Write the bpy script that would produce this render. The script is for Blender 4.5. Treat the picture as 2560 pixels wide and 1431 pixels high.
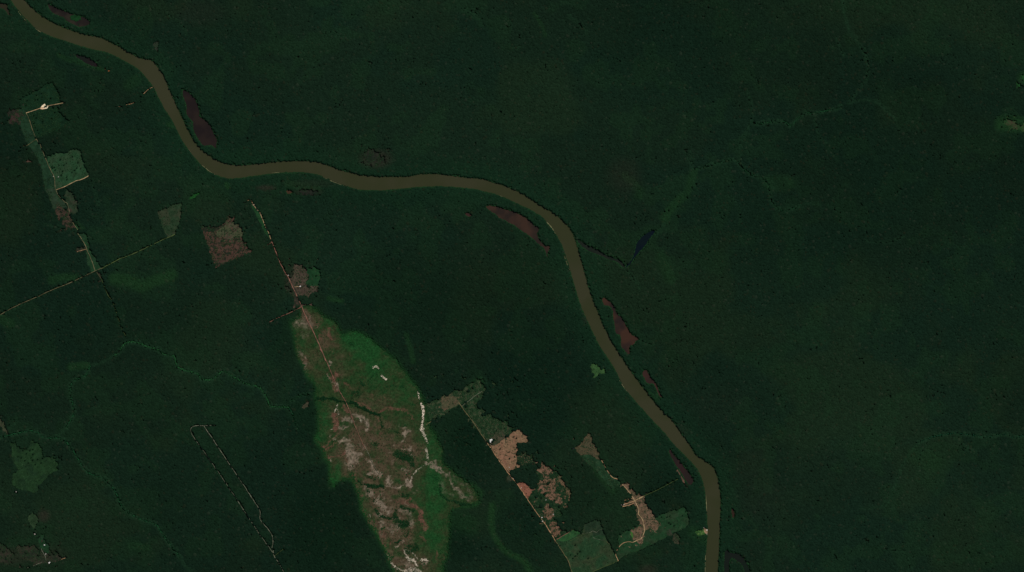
import bpy, bmesh, math, random
import numpy as np
from mathutils import Vector
from mathutils.geometry import delaunay_2d_cdt

# ------------------------------------------------------------------ clear
for o in list(bpy.data.objects):
    bpy.data.objects.remove(o, do_unlink=True)
sc = bpy.context.scene
COL = sc.collection
MPP = 4.0                      # metres per photograph pixel
W, H = 2560, 1431

# ------------------------------------------------------------------ camera
ALT = 60000.0
cam = bpy.data.cameras.new('survey_camera')
cam.sensor_width = 36.0
cam.lens = 36.0 * ALT / (W * MPP)
cam.clip_start = 100.0
cam.clip_end = 250000.0
camo = bpy.data.objects.new('survey_camera', cam)
camo.location = (0, 0, ALT)
COL.objects.link(camo)
sc.camera = camo

# ------------------------------------------------------------------ sky + sun
SUN_EL, SUN_AZ = math.radians(56), math.radians(38)      # azimuth clockwise from north (+Y)
world = bpy.data.worlds.new('World')
sc.world = world
world.use_nodes = True
wn = world.node_tree.nodes
sky = wn.new('ShaderNodeTexSky')
sky.sky_type = 'NISHITA'
sky.sun_disc = False
sky.sun_elevation = SUN_EL
sky.sun_rotation = SUN_AZ
wn['Background'].inputs['Strength'].default_value = 0.05
world.node_tree.links.new(sky.outputs[0], wn['Background'].inputs['Color'])
sun = bpy.data.lights.new('sun', 'SUN')
sun.energy = 4.0
sun.angle = math.radians(0.53)
sun.color = (1.0, 0.96, 0.90)
suno = bpy.data.objects.new('sun', sun)
sd = Vector((math.sin(SUN_AZ) * math.cos(SUN_EL), math.cos(SUN_AZ) * math.cos(SUN_EL), math.sin(SUN_EL)))
suno.rotation_euler = sd.to_track_quat('Z', 'Y').to_euler()
suno.location = (0, 0, 5000)
COL.objects.link(suno)
sc.view_settings.view_transform = 'Standard'
sc.view_settings.look = 'None'
sc.view_settings.gamma = 1.0
sc.view_settings.use_curve_mapping = False
sc.view_settings.exposure = -0.5
KEXP = 0.85                    # picture value of a flat white sheet under this light

# ------------------------------------------------------------------ helpers
RNG = np.random.default_rng(7)
random.seed(7)

CROP = {'A': (0, 0, 2.981), 'B': (0, 400, 2.981), 'C': (0, 840, 2.4219), 'D': (560, 400, 2.981), 'E': (640, 740, 3.407),
        'F': (740, 1010, 3.398), 'G': (1180, 1010, 3.398), 'H': (1150, 400, 2.981), 'I': (1400, 700, 3.578),
        'J': (1700, 200, 2.862), 'K': (1700, 900, 2.695), 'L': (1000, 0, 2.977),
        'M1': (700, 640, 6.504), 'M2': (740, 840, 5.962), 'M3': (780, 1000, 5.962), 'M4': (860, 1200, 6.194),
        'M5': (1020, 930, 5.112), 'M6': (1180, 1180, 5.7), 'M7': (1400, 1060, 7.154), 'M8': (1500, 1180, 5.7),
        'N1': (0, 180, 6.504), 'N2': (50, 360, 6.504), 'N3': (120, 540, 6.506), 'N4': (480, 480, 6.504),
        'N5': (0, 1060, 7.154), 'N6': (0, 1250, 7.904), 'N7': (460, 1040, 3.661), 'N8': (0, 0, 6.503), 'P': (0, 0, 1.0)}


def pts(s):
    """'G: 10,20 30,40' -> survey coordinates (x east, y south, in ground samples of 4 m)."""
    k, rest = s.split(':')
    ox, oy, f = CROP[k]
    return [(ox + float(a.split(',')[0]) / f, oy + float(a.split(',')[1]) / f) for a in rest.split()]


def wx(p):
    return ((p[0] - W / 2) * MPP, (H / 2 - p[1]) * MPP)


def lin(c):
    return [(v / 255 / 12.92) if v / 255 <= 0.04045 else ((v / 255 + 0.055) / 1.055) ** 2.4 for v in c]


def alb(c, k=1.0):
    """surface colour whose sunlit flat sheet comes out as the given display colour."""
    return tuple(min(0.9, v / KEXP * k) for v in lin(c))


def hash2(ix, iy, seed):
    n = (ix.astype(np.int64) * 374761393 + iy.astype(np.int64) * 668265263 + seed * 982451653) & 0x7fffffff
    n = ((n ^ (n >> 13)) * 1274126177) & 0x7fffffff
    n = n ^ (n >> 16)
    return (n & 0xffff) / 65535.0


def vnoise(x, y, scale, seed=0):
    x = np.asarray(x, dtype=np.float64) / scale + 1000
    y = np.asarray(y, dtype=np.float64) / scale + 1000
    ix, iy = np.floor(x), np.floor(y)
    fx, fy = x - ix, y - iy
    fx, fy = fx * fx * (3 - 2 * fx), fy * fy * (3 - 2 * fy)
    a, b = hash2(ix, iy, seed), hash2(ix + 1, iy, seed)
    c, d = hash2(ix, iy + 1, seed), hash2(ix + 1, iy + 1, seed)
    return (a * (1 - fx) + b * fx) * (1 - fy) + (c * (1 - fx) + d * fx) * fy


def fbm(x, y, scale, seed=0, octs=3):
    t, w, s = 0, 0, 1.0
    for i in range(octs):
        t = t + s * vnoise(x, y, scale / 2 ** i, seed + i * 17)
        w += s
        s *= 0.55
    return np.clip((t / w - 0.5) * 1.7 + 0.5, 0, 1)


def sstep(a, b, v):
    t = np.clip((v - a) / (b - a), 0, 1)
    return t * t * (3 - 2 * t)


def rough(poly, amp=1.2, step=4.0, seed=0, scale=9.0):
    """subdivide an outline and fray it."""
    out = []
    n = len(poly)
    for i in range(n):
        a, b = poly[i], poly[(i + 1) % n]
        L = math.hypot(b[0] - a[0], b[1] - a[1])
        m = max(1, int(L / step))
        for j in range(m):
            t = j / m
            out.append((a[0] + (b[0] - a[0]) * t, a[1] + (b[1] - a[1]) * t))
    if amp > 0:
        ar = np.array(out)
        dx = (fbm(ar[:, 0], ar[:, 1], scale, seed + 3, 3) - 0.5) * 4 * amp
        dy = (fbm(ar[:, 0], ar[:, 1], scale, seed + 41, 3) - 0.5) * 4 * amp
        out = list(zip(ar[:, 0] + dx, ar[:, 1] + dy))
    return out


def smooth_line(p, n=4):
    """Catmull-Rom through a polyline."""
    if len(p) < 3:
        return list(p)
    q = [p[0]] + list(p) + [p[-1]]
    out = []
    for i in range(1, len(q) - 2):
        p0, p1, p2, p3 = q[i - 1], q[i], q[i + 1], q[i + 2]
        for j in range(n):
            t = j / n
            out.append(tuple(0.5 * (2 * p1[k] + (p2[k] - p0[k]) * t + (2 * p0[k] - 5 * p1[k] + 4 * p2[k] - p3[k]) * t * t
                                    + (3 * p1[k] - p0[k] - 3 * p2[k] + p3[k]) * t ** 3) for k in (0, 1)))
    out.append(p[-1])
    return out


def smooth_poly(p, n=3):
    q = [p[-1]] + list(p) + [p[0], p[1]]
    out = []
    for i in range(1, len(q) - 2):
        p0, p1, p2, p3 = q[i - 1], q[i], q[i + 1], q[i + 2]
        for j in range(n):
            t = j / n
            out.append(tuple(0.5 * (2 * p1[k] + (p2[k] - p0[k]) * t + (2 * p0[k] - 5 * p1[k] + 4 * p2[k] - p3[k]) * t * t
                                    + (3 * p1[k] - p0[k] - 3 * p2[k] + p3[k]) * t ** 3) for k in (0, 1)))
    return out


# land-cover rasters on a one-sample grid with a margin round the picture
MG = 210
GW, GH = W + 2 * MG, H + 2 * MG


def new_field():
    return np.zeros((GH, GW), dtype=np.float32)


def fill(field, poly, val=1.0):
    p = np.array(poly) + MG
    x, y = p[:, 0], p[:, 1]
    x2, y2 = np.roll(x, -1), np.roll(y, -1)
    r0, r1 = max(0, int(y.min())), min(GH - 1, int(y.max()) + 1)
    for r in range(r0, r1 + 1):
        yc = r + 0.5
        m = (y > yc) != (y2 > yc)
        if not m.any():
            continue
        xs = np.sort(x[m] + (yc - y[m]) * (x2[m] - x[m]) / (y2[m] - y[m]))
        for a, b in zip(xs[::2], xs[1::2]):
            i, j = max(0, int(round(a))), min(GW, int(round(b)))
            if j > i:
                field[r, i:j] = np.maximum(field[r, i:j], val)


def stroke(field, line, r, soft=0.0, val=1.0, ox=MG, oy=MG, res=1.0):
    """max-blend a band of half width r (list or number) along a line."""
    n = len(line)
    rr = r if isinstance(r, (list, tuple)) else [r] * n
    if len(rr) != n:
        rr = list(np.interp(np.linspace(0, 1, n), np.linspace(0, 1, len(rr)), rr))
    h, w = field.shape
    for i in range(n - 1 if n > 1 else 1):
        a = line[i]
        b = line[i + 1] if n > 1 else line[0]
        R = max(rr[i], rr[min(i + 1, n - 1)]) + soft
        x0, x1 = min(a[0], b[0]) - R, max(a[0], b[0]) + R
        y0, y1 = min(a[1], b[1]) - R, max(a[1], b[1]) + R
        i0, i1 = max(0, int((x0 + ox) / res)), min(w, int((x1 + ox) / res) + 2)
        j0, j1 = max(0, int((y0 + oy) / res)), min(h, int((y1 + oy) / res) + 2)
        if i1 <= i0 or j1 <= j0:
            continue
        X = (np.arange(i0, i1) + 0.5) * res - ox
        Y = ((np.arange(j0, j1) + 0.5) * res - oy)[:, None]
        dx, dy = b[0] - a[0], b[1] - a[1]
        L2 = dx * dx + dy * dy + 1e-9
        t = np.clip(((X - a[0]) * dx + (Y - a[1]) * dy) / L2, 0, 1)
        d = np.hypot(X - a[0] - t * dx, Y - a[1] - t * dy)
        rad = rr[i] + (rr[min(i + 1, n - 1)] - rr[i]) * t
        if soft > 0:
            v = val * (1 - sstep(rad - soft * 0.3, rad + soft, d))
        else:
            v = val * (d <= rad)
        field[j0:j1, i0:i1] = np.maximum(field[j0:j1, i0:i1], v.astype(np.float32))


def ellipse(field, cx, cy, rx, ry, val=1.0, soft=0.6, ang=0.0, ox=MG, oy=MG, res=1.0):
    h, w = field.shape
    R = max(rx, ry) * (1 + soft)
    i0, i1 = max(0, int((cx - R + ox) / res)), min(w, int((cx + R + ox) / res) + 2)
    j0, j1 = max(0, int((cy - R + oy) / res)), min(h, int((cy + R + oy) / res) + 2)
    if i1 <= i0 or j1 <= j0:
        return
    X = (np.arange(i0, i1) + 0.5) * res - ox - cx
    Y = ((np.arange(j0, j1) + 0.5) * res - oy)[:, None] - cy
    c, s = math.cos(math.radians(ang)), math.sin(math.radians(ang))
    d = np.hypot((X * c + Y * s) / rx, (-X * s + Y * c) / ry)
    v = val * (1 - sstep(1 - soft, 1 + soft, d))
    field[j0:j1, i0:i1] = np.maximum(field[j0:j1, i0:i1], v.astype(np.float32))


def blur(f, r):
    def one(a, ax):
        k = 2 * r + 1
        pad = [(0, 0), (0, 0)]
        pad[ax] = (r + 1, r)
        c = np.cumsum(np.pad(a, pad, mode='edge'), axis=ax, dtype=np.float64)
        n = a.shape[ax]
        return (np.take(c, range(k, k + n), ax) - np.take(c, range(0, n), ax)) / k
    for _ in range(2):
        f = one(one(f, 0), 1)
    return f.astype(np.float32)


def sample(field, x, y):
    i = np.clip((x + MG).astype(int), 0, GW - 1)
    j = np.clip((y + MG).astype(int), 0, GH - 1)
    return field[j, i]


def tag(o, label=None, cat=None, group=None, kind=None):
    if label:
        o['label'] = label
    if cat:
        o['category'] = cat
    if group:
        o['group'] = group
    if kind:
        o['kind'] = kind
    return o


def mesh_obj(name, verts, faces, mat, parent=None):
    me = bpy.data.meshes.new(name)
    me.from_pydata(verts, [], faces)
    me.materials.append(mat)
    me.update()
    o = bpy.data.objects.new(name, me)
    COL.objects.link(o)
    if parent:
        o.parent = parent
    return o


# ------------------------------------------------------------------ materials
def new_mat(name, rough_=0.95, spec=0.0):
    m = bpy.data.materials.new(name)
    m.use_nodes = True
    b = m.node_tree.nodes['Principled BSDF']
    b.inputs['Roughness'].default_value = rough_
    b.inputs['Specular IOR Level'].default_value = spec
    return m, m.node_tree.nodes, m.node_tree.links, b


def nz(N, L, vec, size, detail=3.0, rough_=0.6):
    n = N.new('ShaderNodeTexNoise')
    n.inputs['Scale'].default_value = 1.0 / size
    n.inputs['Detail'].default_value = detail
    n.inputs['Roughness'].default_value = rough_
    L.new(vec, n.inputs['Vector'])
    return n.outputs['Fac']


def ramp(N, L, fac, lo, hi):
    r = N.new('ShaderNodeMapRange')
    r.interpolation_type = 'SMOOTHSTEP'
    r.inputs['From Min'].default_value = lo
    r.inputs['From Max'].default_value = hi
    L.new(fac, r.inputs['Value'])
    return r.outputs['Result']


def mixc(N, L, fac, a, b, mode='MIX'):
    m = N.new('ShaderNodeMix')
    m.data_type = 'RGBA'
    m.blend_type = mode
    for s, v in ((0, fac), (6, a), (7, b)):
        if hasattr(v, 'links'):
            L.new(v, m.inputs[s])
        elif s == 0:
            m.inputs[s].default_value = v
        else:
            m.inputs[s].default_value = (*v, 1)
    return m.outputs[2]


def cover_mat(name, a, b=None, c=None, patch=120.0, fine=14.0, bt=(0.45, 0.62), ct=(0.56, 0.68), k=1.0, mott=26.0):
    """ground cover: colour a, larger patches of b, small flecks of c."""
    m, N, L, B = new_mat(name)
    tc = N.new('ShaderNodeTexCoord').outputs['Object']
    col = mixc(N, L, 0.0, alb(a, k), alb(a, k))
    if b:
        col = mixc(N, L, ramp(N, L, nz(N, L, tc, patch, 4), *bt), col, alb(b, k))
    if c:
        col = mixc(N, L, ramp(N, L, nz(N, L, tc, fine, 3, 0.7), *ct), col, alb(c, k))
    g = ramp(N, L, nz(N, L, tc, mott, 4, 0.75), 0.25, 0.75)
    v = N.new('ShaderNodeMapRange')
    v.inputs['To Min'].default_value = 0.68
    v.inputs['To Max'].default_value = 1.34
    L.new(g, v.inputs['Value'])
    mu = N.new('ShaderNodeVectorMath')
    mu.operation = 'SCALE'
    L.new(col, mu.inputs[0])
    L.new(v.outputs['Result'], mu.inputs['Scale'])
    L.new(mu.outputs[0], B.inputs['Base Color'])
    bp = N.new('ShaderNodeBump')
    bp.inputs['Strength'].default_value = 0.25
    bp.inputs['Distance'].default_value = 1.0
    L.new(nz(N, L, tc, 7.0, 3), bp.inputs['Height'])
    L.new(bp.outputs[0], B.inputs['Normal'])
    return m


def water_mat(name, a, b=None, patch=260.0, bt=(0.42, 0.62), rough_=0.12):
    m, N, L, B = new_mat(name, rough_, 0.12)
    tc = N.new('ShaderNodeTexCoord').outputs['Object']
    col = mixc(N, L, 0.0, alb(a), alb(a))
    if b:
        col = mixc(N, L, ramp(N, L, nz(N, L, tc, patch, 2.5, 0.5), *bt), col, alb(b))
    L.new(col, B.inputs['Base Color'])
    bp = N.new('ShaderNodeBump')
    bp.inputs['Strength'].default_value = 0.08
    bp.inputs['Distance'].default_value = 0.3
    L.new(nz(N, L, tc, 6.0, 3), bp.inputs['Height'])
    L.new(bp.outputs[0], B.inputs['Normal'])
    return m


def leaf_mat(name):
    """foliage: its own tint from the tree, plus leaf-clump variation."""
    m, N, L, B = new_mat(name, 0.9)
    at = N.new('ShaderNodeAttribute')
    at.attribute_name = 'leaf_tint'
    tc = N.new('ShaderNodeTexCoord').outputs['Object']
    v = N.new('ShaderNodeMapRange')
    v.inputs['From Min'].default_value = 0.3
    v.inputs['From Max'].default_value = 0.7
    v.inputs['To Min'].default_value = 0.82
    v.inputs['To Max'].default_value = 1.18
    L.new(nz(N, L, tc, 5.0, 2), v.inputs['Value'])
    mu = N.new('ShaderNodeVectorMath')
    mu.operation = 'SCALE'
    L.new(at.outputs['Color'], mu.inputs[0])
    L.new(v.outputs['Result'], mu.inputs['Scale'])
    L.new(mu.outputs[0], B.inputs['Base Color'])
    return m


def plain_mat(name, c, rough_=0.7, spec=0.2, size=2.0, var=0.15):
    m, N, L, B = new_mat(name, rough_, spec)
    tc = N.new('ShaderNodeTexCoord').outputs['Object']
    d = tuple(v * (1 - var) for v in c)
    L.new(mixc(N, L, nz(N, L, tc, size, 3), d, c), B.inputs['Base Color'])
    return m


# ------------------------------------------------------------------ THE WATERS
NE_BANK = ("62,0 80,20 111,44 144,62 181,77 218,88 255,96 285,111 315,126 339,141 356,147 376,150 389,161 403,178 413,198 "
           "424,225 436,252 446,275 458,299 470,325 483,349 500,371 520,387 543,401 567,410 597,414 647,410 687,405 721,403 "
           "758,403 791,405 818,413 845,423 882,434 916,440 959,442 999,442 1030,440 1056,435 1090,435 1124,439 1164,444 "
           "1200,447 1220,452 1251,462 1281,472 1308,486 1338,506 1365,522 1392,539 1418,563 1430,581 1437,598 1444,621 "
           "1454,652 1464,692 1474,725 1486,758 1500,792 1512,821 1530,855 1549,886 1570,918 1593,949 1618,982 1641,1011 "
           "1663,1034 1686,1058 1704,1086 1724,1110 1736,1133 1751,1145 1769,1157 1783,1167 1792,1187 1798,1213 1802,1245 "
           "1802,1275 1800,1319 1798,1363 1795,1431")
SW_BANK = ("27,0 37,15 49,30 64,47 84,67 107,82 134,94 168,104 201,116 242,126 275,134 302,148 322,159 339,168 356,183 "
           "372,203 386,221 399,250 413,275 429,299 439,319 451,345 466,367 480,386 500,409 523,428 543,439 567,446 597,446 "
           "644,439 694,433 734,431 775,433 808,442 835,454 865,465 895,474 929,476 963,476 1006,472 1046,468 1097,466 "
           "1147,469 1190,474 1224,482 1257,492 1288,507 1318,521 1348,538 1368,556 1385,578 1398,601 1407,618 1413,638 "
           "1423,668 1432,699 1442,735 1454,770 1470,805 1486,840 1504,872 1523,901 1540,929 1554,957 1568,979 1595,1011 "
           "1617,1035 1639,1060 1663,1084 1680,1107 1704,1131 1727,1154 1742,1172 1754,1195 1761,1222 1764,1245 1767,1281 "
           "1769,1319 1767,1363 1764,1393 1764,1431")
ne = pts('P:' + NE_BANK)
sw = pts('P:' + SW_BANK)
ne = [(-420, -900), (-150, -420), (-20, -160), (30, -50)] + ne + [(1790, 1520), (1770, 1700), (1700, 2000), (1500, 2500)]
sw = [(-480, -880), (-200, -400), (-55, -150), (-2, -50)] + sw + [(1758, 1520), (1735, 1700), (1662, 1990), (1460, 2480)]
RIVER_MID = [(0.5 * (a[0] + b[0]), 0.5 * (a[1] + b[1])) for a, b in
             zip([ne[int(i)] for i in np.linspace(0, len(ne) - 1, 80)], [sw[int(i)] for i in np.linspace(0, len(sw) - 1, 80)])]
river_poly = rough(smooth_line(ne, 2) + smooth_line(sw, 2)[::-1], 0.35, 6, 5, 7.0)

M_RIVER = water_mat('muddy_river_water', (48, 51, 32), (52, 53, 36), 420.0)
LAKES = [  # outline, colours, label
    ("A: 352,25 400,50 470,78 530,103 600,120 650,142 672,175 640,195 590,203 560,190 500,160 470,130 420,112 380,85",
     (36, 31, 29), (52, 48, 38), 'long narrow purple-brown lake with a green islet north of the upper river bend'),
    ("A: -60,15 0,25 50,30 60,70 75,112 60,115 40,80 0,62 -50,60", (50, 46, 34), (38, 42, 30),
     'small olive-brown pond cut by the top left corner'),
    ("A: 565,408 640,425 700,455 730,485 712,502 650,477 600,447 570,430", (34, 27, 28), (28, 32, 28),
     'small dark purple lake south of the upper river bend'),
    ("A: 1365,668 1390,680 1420,705 1452,735 1470,770 1488,830 1485,865 1510,885 1550,915 1580,960 1597,1000 1617,1045 "
     "1610,1110 1580,1085 1545,1085 1520,1090 1490,1060 1460,1010 1440,960 1435,905 1410,880 1385,845 1390,800 1375,750 1362,710",
     (35, 29, 28), (43, 35, 31), 'large dark wine-coloured oxbow lake east of the upper river'),
    ("H: 190,345 260,345 330,365 420,395 490,430 535,465 550,488 575,495 592,520 575,545 585,580 610,615 635,640 665,645 670,665 "
     "655,690 648,740 640,690 620,655 580,625 550,595 500,555 440,515 400,485 360,470 330,448 290,435 270,410 230,385",
     (62, 46, 37), (44, 37, 32), 'reddish brown oxbow lake inside the middle river bend'),
    ("H: 872,588 930,624 1000,660 1060,690 1100,714 1160,733 1200,754 1228,791 1222,806 1191,781 1160,756 1110,745 1050,715 980,690 "
     "920,655 882,616", (32, 37, 31), (27, 36, 28), 'thin grey-brown backwater leaving the river eastwards'),
    ("H: 1236,790 1262,765 1285,735 1300,690 1310,645 1330,600 1370,560 1420,530 1458,528 1440,560 1410,592 1380,640 1340,682 1300,732 1262,782 1240,806",
     (11, 21, 30), (13, 24, 28), 'blue-black creek mouth lake east of the middle river'),
    ("I: 375,170 400,157 425,180 450,190 465,220 490,245 510,300 545,330 580,380 610,440 645,490 680,505 706,530 680,545 665,575 "
     "630,590 620,625 628,660 600,662 570,625 545,590 545,540 535,495 500,480 490,430 485,380 475,340 470,280 440,235 400,230 385,210",
     (66, 46, 36), (43, 35, 32), 'rusty orange and brown oxbow lake east of the lower river'),
    ("I: 745,815 765,805 785,820 800,855 825,885 850,915 870,950 885,1000 922,1060 908,1056 878,1020 857,970 835,930 800,932 770,912 "
     "755,880 738,850", (62, 42, 37), (50, 38, 34), 'small red-brown tadpole shaped lake east of the lower river'),
    ("G: 1670,395 1690,388 1715,430 1760,475 1800,530 1840,580 1870,620 1882,660 1850,692 1820,660 1790,610 1760,560 1730,520 1700,470 1680,430",
     (48, 34, 33), (42, 35, 32), 'slender maroon lake west of the lowest river bend'),
    ("K: 300,1290 340,1298 400,1310 440,1350 472,1420 490,1500 450,1500 425,1400 390,1360 350,1335 332,1370 328,1500 298,1500",
     (25, 31, 26), (22, 33, 25), 'dim horseshoe swamp lake right of the river at the lower edge'),
    ("K: 345,1000 362,1010 368,1045 360,1070 350,1050", (52, 38, 30), None, 'tiny brown pond in the trees right of the lower river'),
    ("P: 1163,533 1172,532 1180,538 1176,542 1166,541", (58, 40, 36), None, 'tiny reddish pond alone in the forest below the middle river'),
    ("G: 1386,1180 1405,1196 1402,1250 1390,1252", (84, 44, 44), None, 'narrow crimson farm pond at the foot of the brown ranch track'),
    ("P: 716,477 726,474 733,480 726,485 718,484", (68, 50, 36), None, 'tiny orange-brown pond just south of the middle river'),
]
waters = [river_poly] + [rough(smooth_poly(pts(L[0]), 2), 0.3, 3, 11 + i, 5.0) for i, L in enumerate(LAKES)]

waterF = new_field()
for p in waters:
    fill(waterF, p)

# ground sheet, cut out along every shore, with real banks going down into the water
gv, ge = [], []
R = 70000.0
outer = [(-R, -R), (R, -R), (R, R), (-R, R)]
gv += [Vector(p) for p in outer]
ge += [(0, 1), (1, 2), (2, 3), (3, 0)]
for p in waters:
    b = len(gv)
    q = [wx(v) for v in p]
    gv += [Vector(v) for v in q]
    ge += [(b + i, b + (i + 1) % len(q)) for i in range(len(q))]
cv, ce, cf, *_ = delaunay_2d_cdt(gv, ge, [], 0, 1e-3)
cva = np.array([tuple(v) for v in cv])
cent = np.array([cva[list(f)].mean(axis=0) for f in cf])


def in_poly(P, poly):
    q = np.array(poly)
    x, y = q[:, 0], q[:, 1]
    x2, y2 = np.roll(x, -1), np.roll(y, -1)
    r = np.zeros(len(P), bool)
    for a, b, c, d in zip(x, y, x2, y2):
        if b == d:
            continue
        r ^= ((b > P[:, 1]) != (d > P[:, 1])) & (P[:, 0] < (c - a) * (P[:, 1] - b) / (d - b) + a)
    return r


wet = np.zeros(len(cent), bool)
for p in waters:
    wet |= in_poly(cent, [wx(v) for v in p])
verts = [(x, y, 0.0) for x, y in cva]
faces = []
for f, w_ in zip(cf, wet):
    if not w_:
        a, b, c = cva[f[0]], cva[f[1]], cva[f[2]]
        up = (b[0] - a[0]) * (c[1] - a[1]) - (b[1] - a[1]) * (c[0] - a[0])
        faces.append(tuple(f) if up > 0 else tuple(reversed(f)))
for p in waters:
    q = [wx(v) for v in p]
    b = len(verts)
    verts += [(x, y, -0.002) for x, y in q] + [(x, y, -3.5) for x, y in q]
    n = len(q)
    faces += [(b + i, b + (i + 1) % n, b + n + (i + 1) % n, b + n + i) for i in range(n)]
M_FLOOR = cover_mat('forest_floor', (16, 32, 20), (20, 30, 22), (12, 26, 16), 300, 20)
ground = mesh_obj('ground', verts, faces, M_FLOOR)
tag(ground, 'dark leafy forest floor showing between the trees', 'ground', kind='structure')


def sheet(name, poly, z, mat, label, cat, kind='structure'):
    q = [(*wx(v), z) for v in poly]
    area = sum(q[i][0] * q[(i + 1) % len(q)][1] - q[(i + 1) % len(q)][0] * q[i][1] for i in range(len(q)))
    if area < 0:
        q.reverse()
    o = mesh_obj(name, q, [tuple(range(len(q)))], mat)
    tag(o, label, cat, kind=kind)
    return o


def grow(poly, d):
    a = np.array(poly)
    nx = np.roll(a, -1, 0) - np.roll(a, 1, 0)
    nrm = np.stack([nx[:, 1], -nx[:, 0]], 1)
    nrm /= np.maximum(1e-6, np.linalg.norm(nrm, axis=1))[:, None]
    s = np.sign(np.sum(a[:, 0] * np.roll(a[:, 1], -1) - np.roll(a[:, 0], -1) * a[:, 1]))
    return [tuple(v) for v in a + nrm * d * s]


sheet('river', grow(river_poly, 0.2), -1.2, M_RIVER, 'wide muddy olive-brown river winding from top left to bottom', 'river')
for L_, p in zip(LAKES, waters[1:]):
    m = water_mat('lake_water', tuple(v * .88 for v in L_[1]), L_[2] and tuple(v * .88 for v in L_[2]), 190.0)
    sheet('pond' if ('pond' in L_[3]) else 'lake', grow(p, 0.2), -1.0, m, L_[3], 'pond' if 'pond' in L_[3] else 'lake')
# ------------------------------------------------------------------ CLEARINGS
openF = new_field()          # no tall forest here
scrubF = new_field()         # chance of low regrowth
LAYER = [0.15]


def np_mesh(name, v, f, mat, smooth=True):
    """v: (n,3); f: list of index arrays, each (m,k)."""
    me = bpy.data.meshes.new(name)
    me.vertices.add(len(v))
    me.vertices.foreach_set('co', np.ascontiguousarray(v, np.float32).ravel())
    tot = sum(a.size for a in f)
    me.loops.add(tot)
    me.loops.foreach_set('vertex_index', np.concatenate([a.ravel() for a in f]).astype(np.int32))
    sizes = np.concatenate([np.full(len(a), a.shape[1], np.int32) for a in f])
    me.polygons.add(len(sizes))
    me.polygons.foreach_set('loop_start', np.concatenate([[0], np.cumsum(sizes)[:-1]]).astype(np.int32))
    me.update(calc_edges=True)
    me.polygons.foreach_set('use_smooth', np.full(len(sizes), smooth))
    me.materials.append(mat)
    o = bpy.data.objects.new(name, me)
    COL.objects.link(o)
    return o


def ragged_clearing(name, base, cols, label, cat, amp, scrub, patch, fine, bt, ct, open_):
    """ground patch with a frayed, islanded edge, built cell by cell (4 m cells)."""
    xs, ys = [q[0] for q in base], [q[1] for q in base]
    x0, x1, y0, y1 = int(min(xs)) - 12, int(max(xs)) + 12, int(min(ys)) - 12, int(max(ys)) + 12
    f = new_field()
    fill(f, base)
    w = f[y0 + MG:y1 + MG, x0 + MG:x1 + MG]
    size = min(max(xs) - min(xs), max(ys) - min(ys))
    bl = blur(w, 3 if size > 30 else (2 if size > 12 else 1))
    gx_, gy_ = np.meshgrid(np.arange(x0, x1) + .5, np.arange(y0, y1) + .5)
    s = 1.5 if size > 30 else (1.25 if size > 12 else .4)
    nn = .45 * (fbm(gx_, gy_, 11, 301, 3) - .5) + .75 * (fbm(gx_, gy_, 4.5, 311, 2) - .5)
    k = bl + nn * s * (1.0 if amp >= 1 else .7) > .47
    j, i = np.nonzero(k)
    f[:] = 0
    f[y0 + MG:y1 + MG, x0 + MG:x1 + MG] = k
    scrubF[:] = np.where(f > 0, scrub, scrubF)
    if open_:
        openF[:] = np.maximum(openF, f)
    idx = {}
    vs, fs = [], []
    LAYER[0] += 0.05
    hh, ww = k.shape
    vid_ = -np.ones((hh + 1, ww + 1), int)
    for dj, di in ((0, 0), (0, 1), (1, 0), (1, 1)):
        vid_[j + dj, i + di] = 0
    vj, vi = np.nonzero(vid_ == 0)
    vid_[vj, vi] = np.arange(len(vj))
    jx = (hash2(vi + x0, vj + y0, 5) - .5) * .7
    jy = (hash2(vi + x0, vj + y0, 6) - .5) * .7
    v = np.stack([(vi + x0 + jx - W / 2) * MPP, (H / 2 - (vj + y0 + jy)) * MPP, np.full(len(vj), LAYER[0])], 1)
    fq_ = np.stack([vid_[j + 1, i], vid_[j + 1, i + 1], vid_[j, i + 1], vid_[j, i]], 1)
    o = np_mesh(name, v, [fq_], cover_mat(name + '_cover', *cols, patch=patch, fine=fine, bt=bt, ct=ct), False)
    return tag(o, label, cat, kind='structure')


def clearing(name, outline, cols, label, cat, amp=1.0, scrub=0.15, layer=None, patch=110.0, fine=30.0, bt=(0.45, 0.62), ct=(0.56, 0.7), open_=True, seed=None):
    base = pts(outline)
    ragged = (name in ('burnt_clearing', 'scrubland', 'grassland', 'marsh') or 'ranch ground' in label) and 'square brown' not in label
    if ragged:
        return ragged_clearing(name, base, cols, label, cat, amp, scrub, patch, fine, bt, ct, open_)
    p = rough(base, amp, 4.0, seed if seed is not None else len(bpy.data.objects), 8.0)
    LAYER[0] += 0.05
    m = cover_mat(name + '_cover', *cols, patch=patch, fine=fine, bt=bt, ct=ct, mott=44.0)
    o = sheet(name, p, LAYER[0], m, label, cat)
    if open_:
        fill(openF, p)
    f = new_field()
    fill(f, p, 1.0)
    scrubF[:] = np.where(f > 0, scrub, scrubF)
    return o


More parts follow.
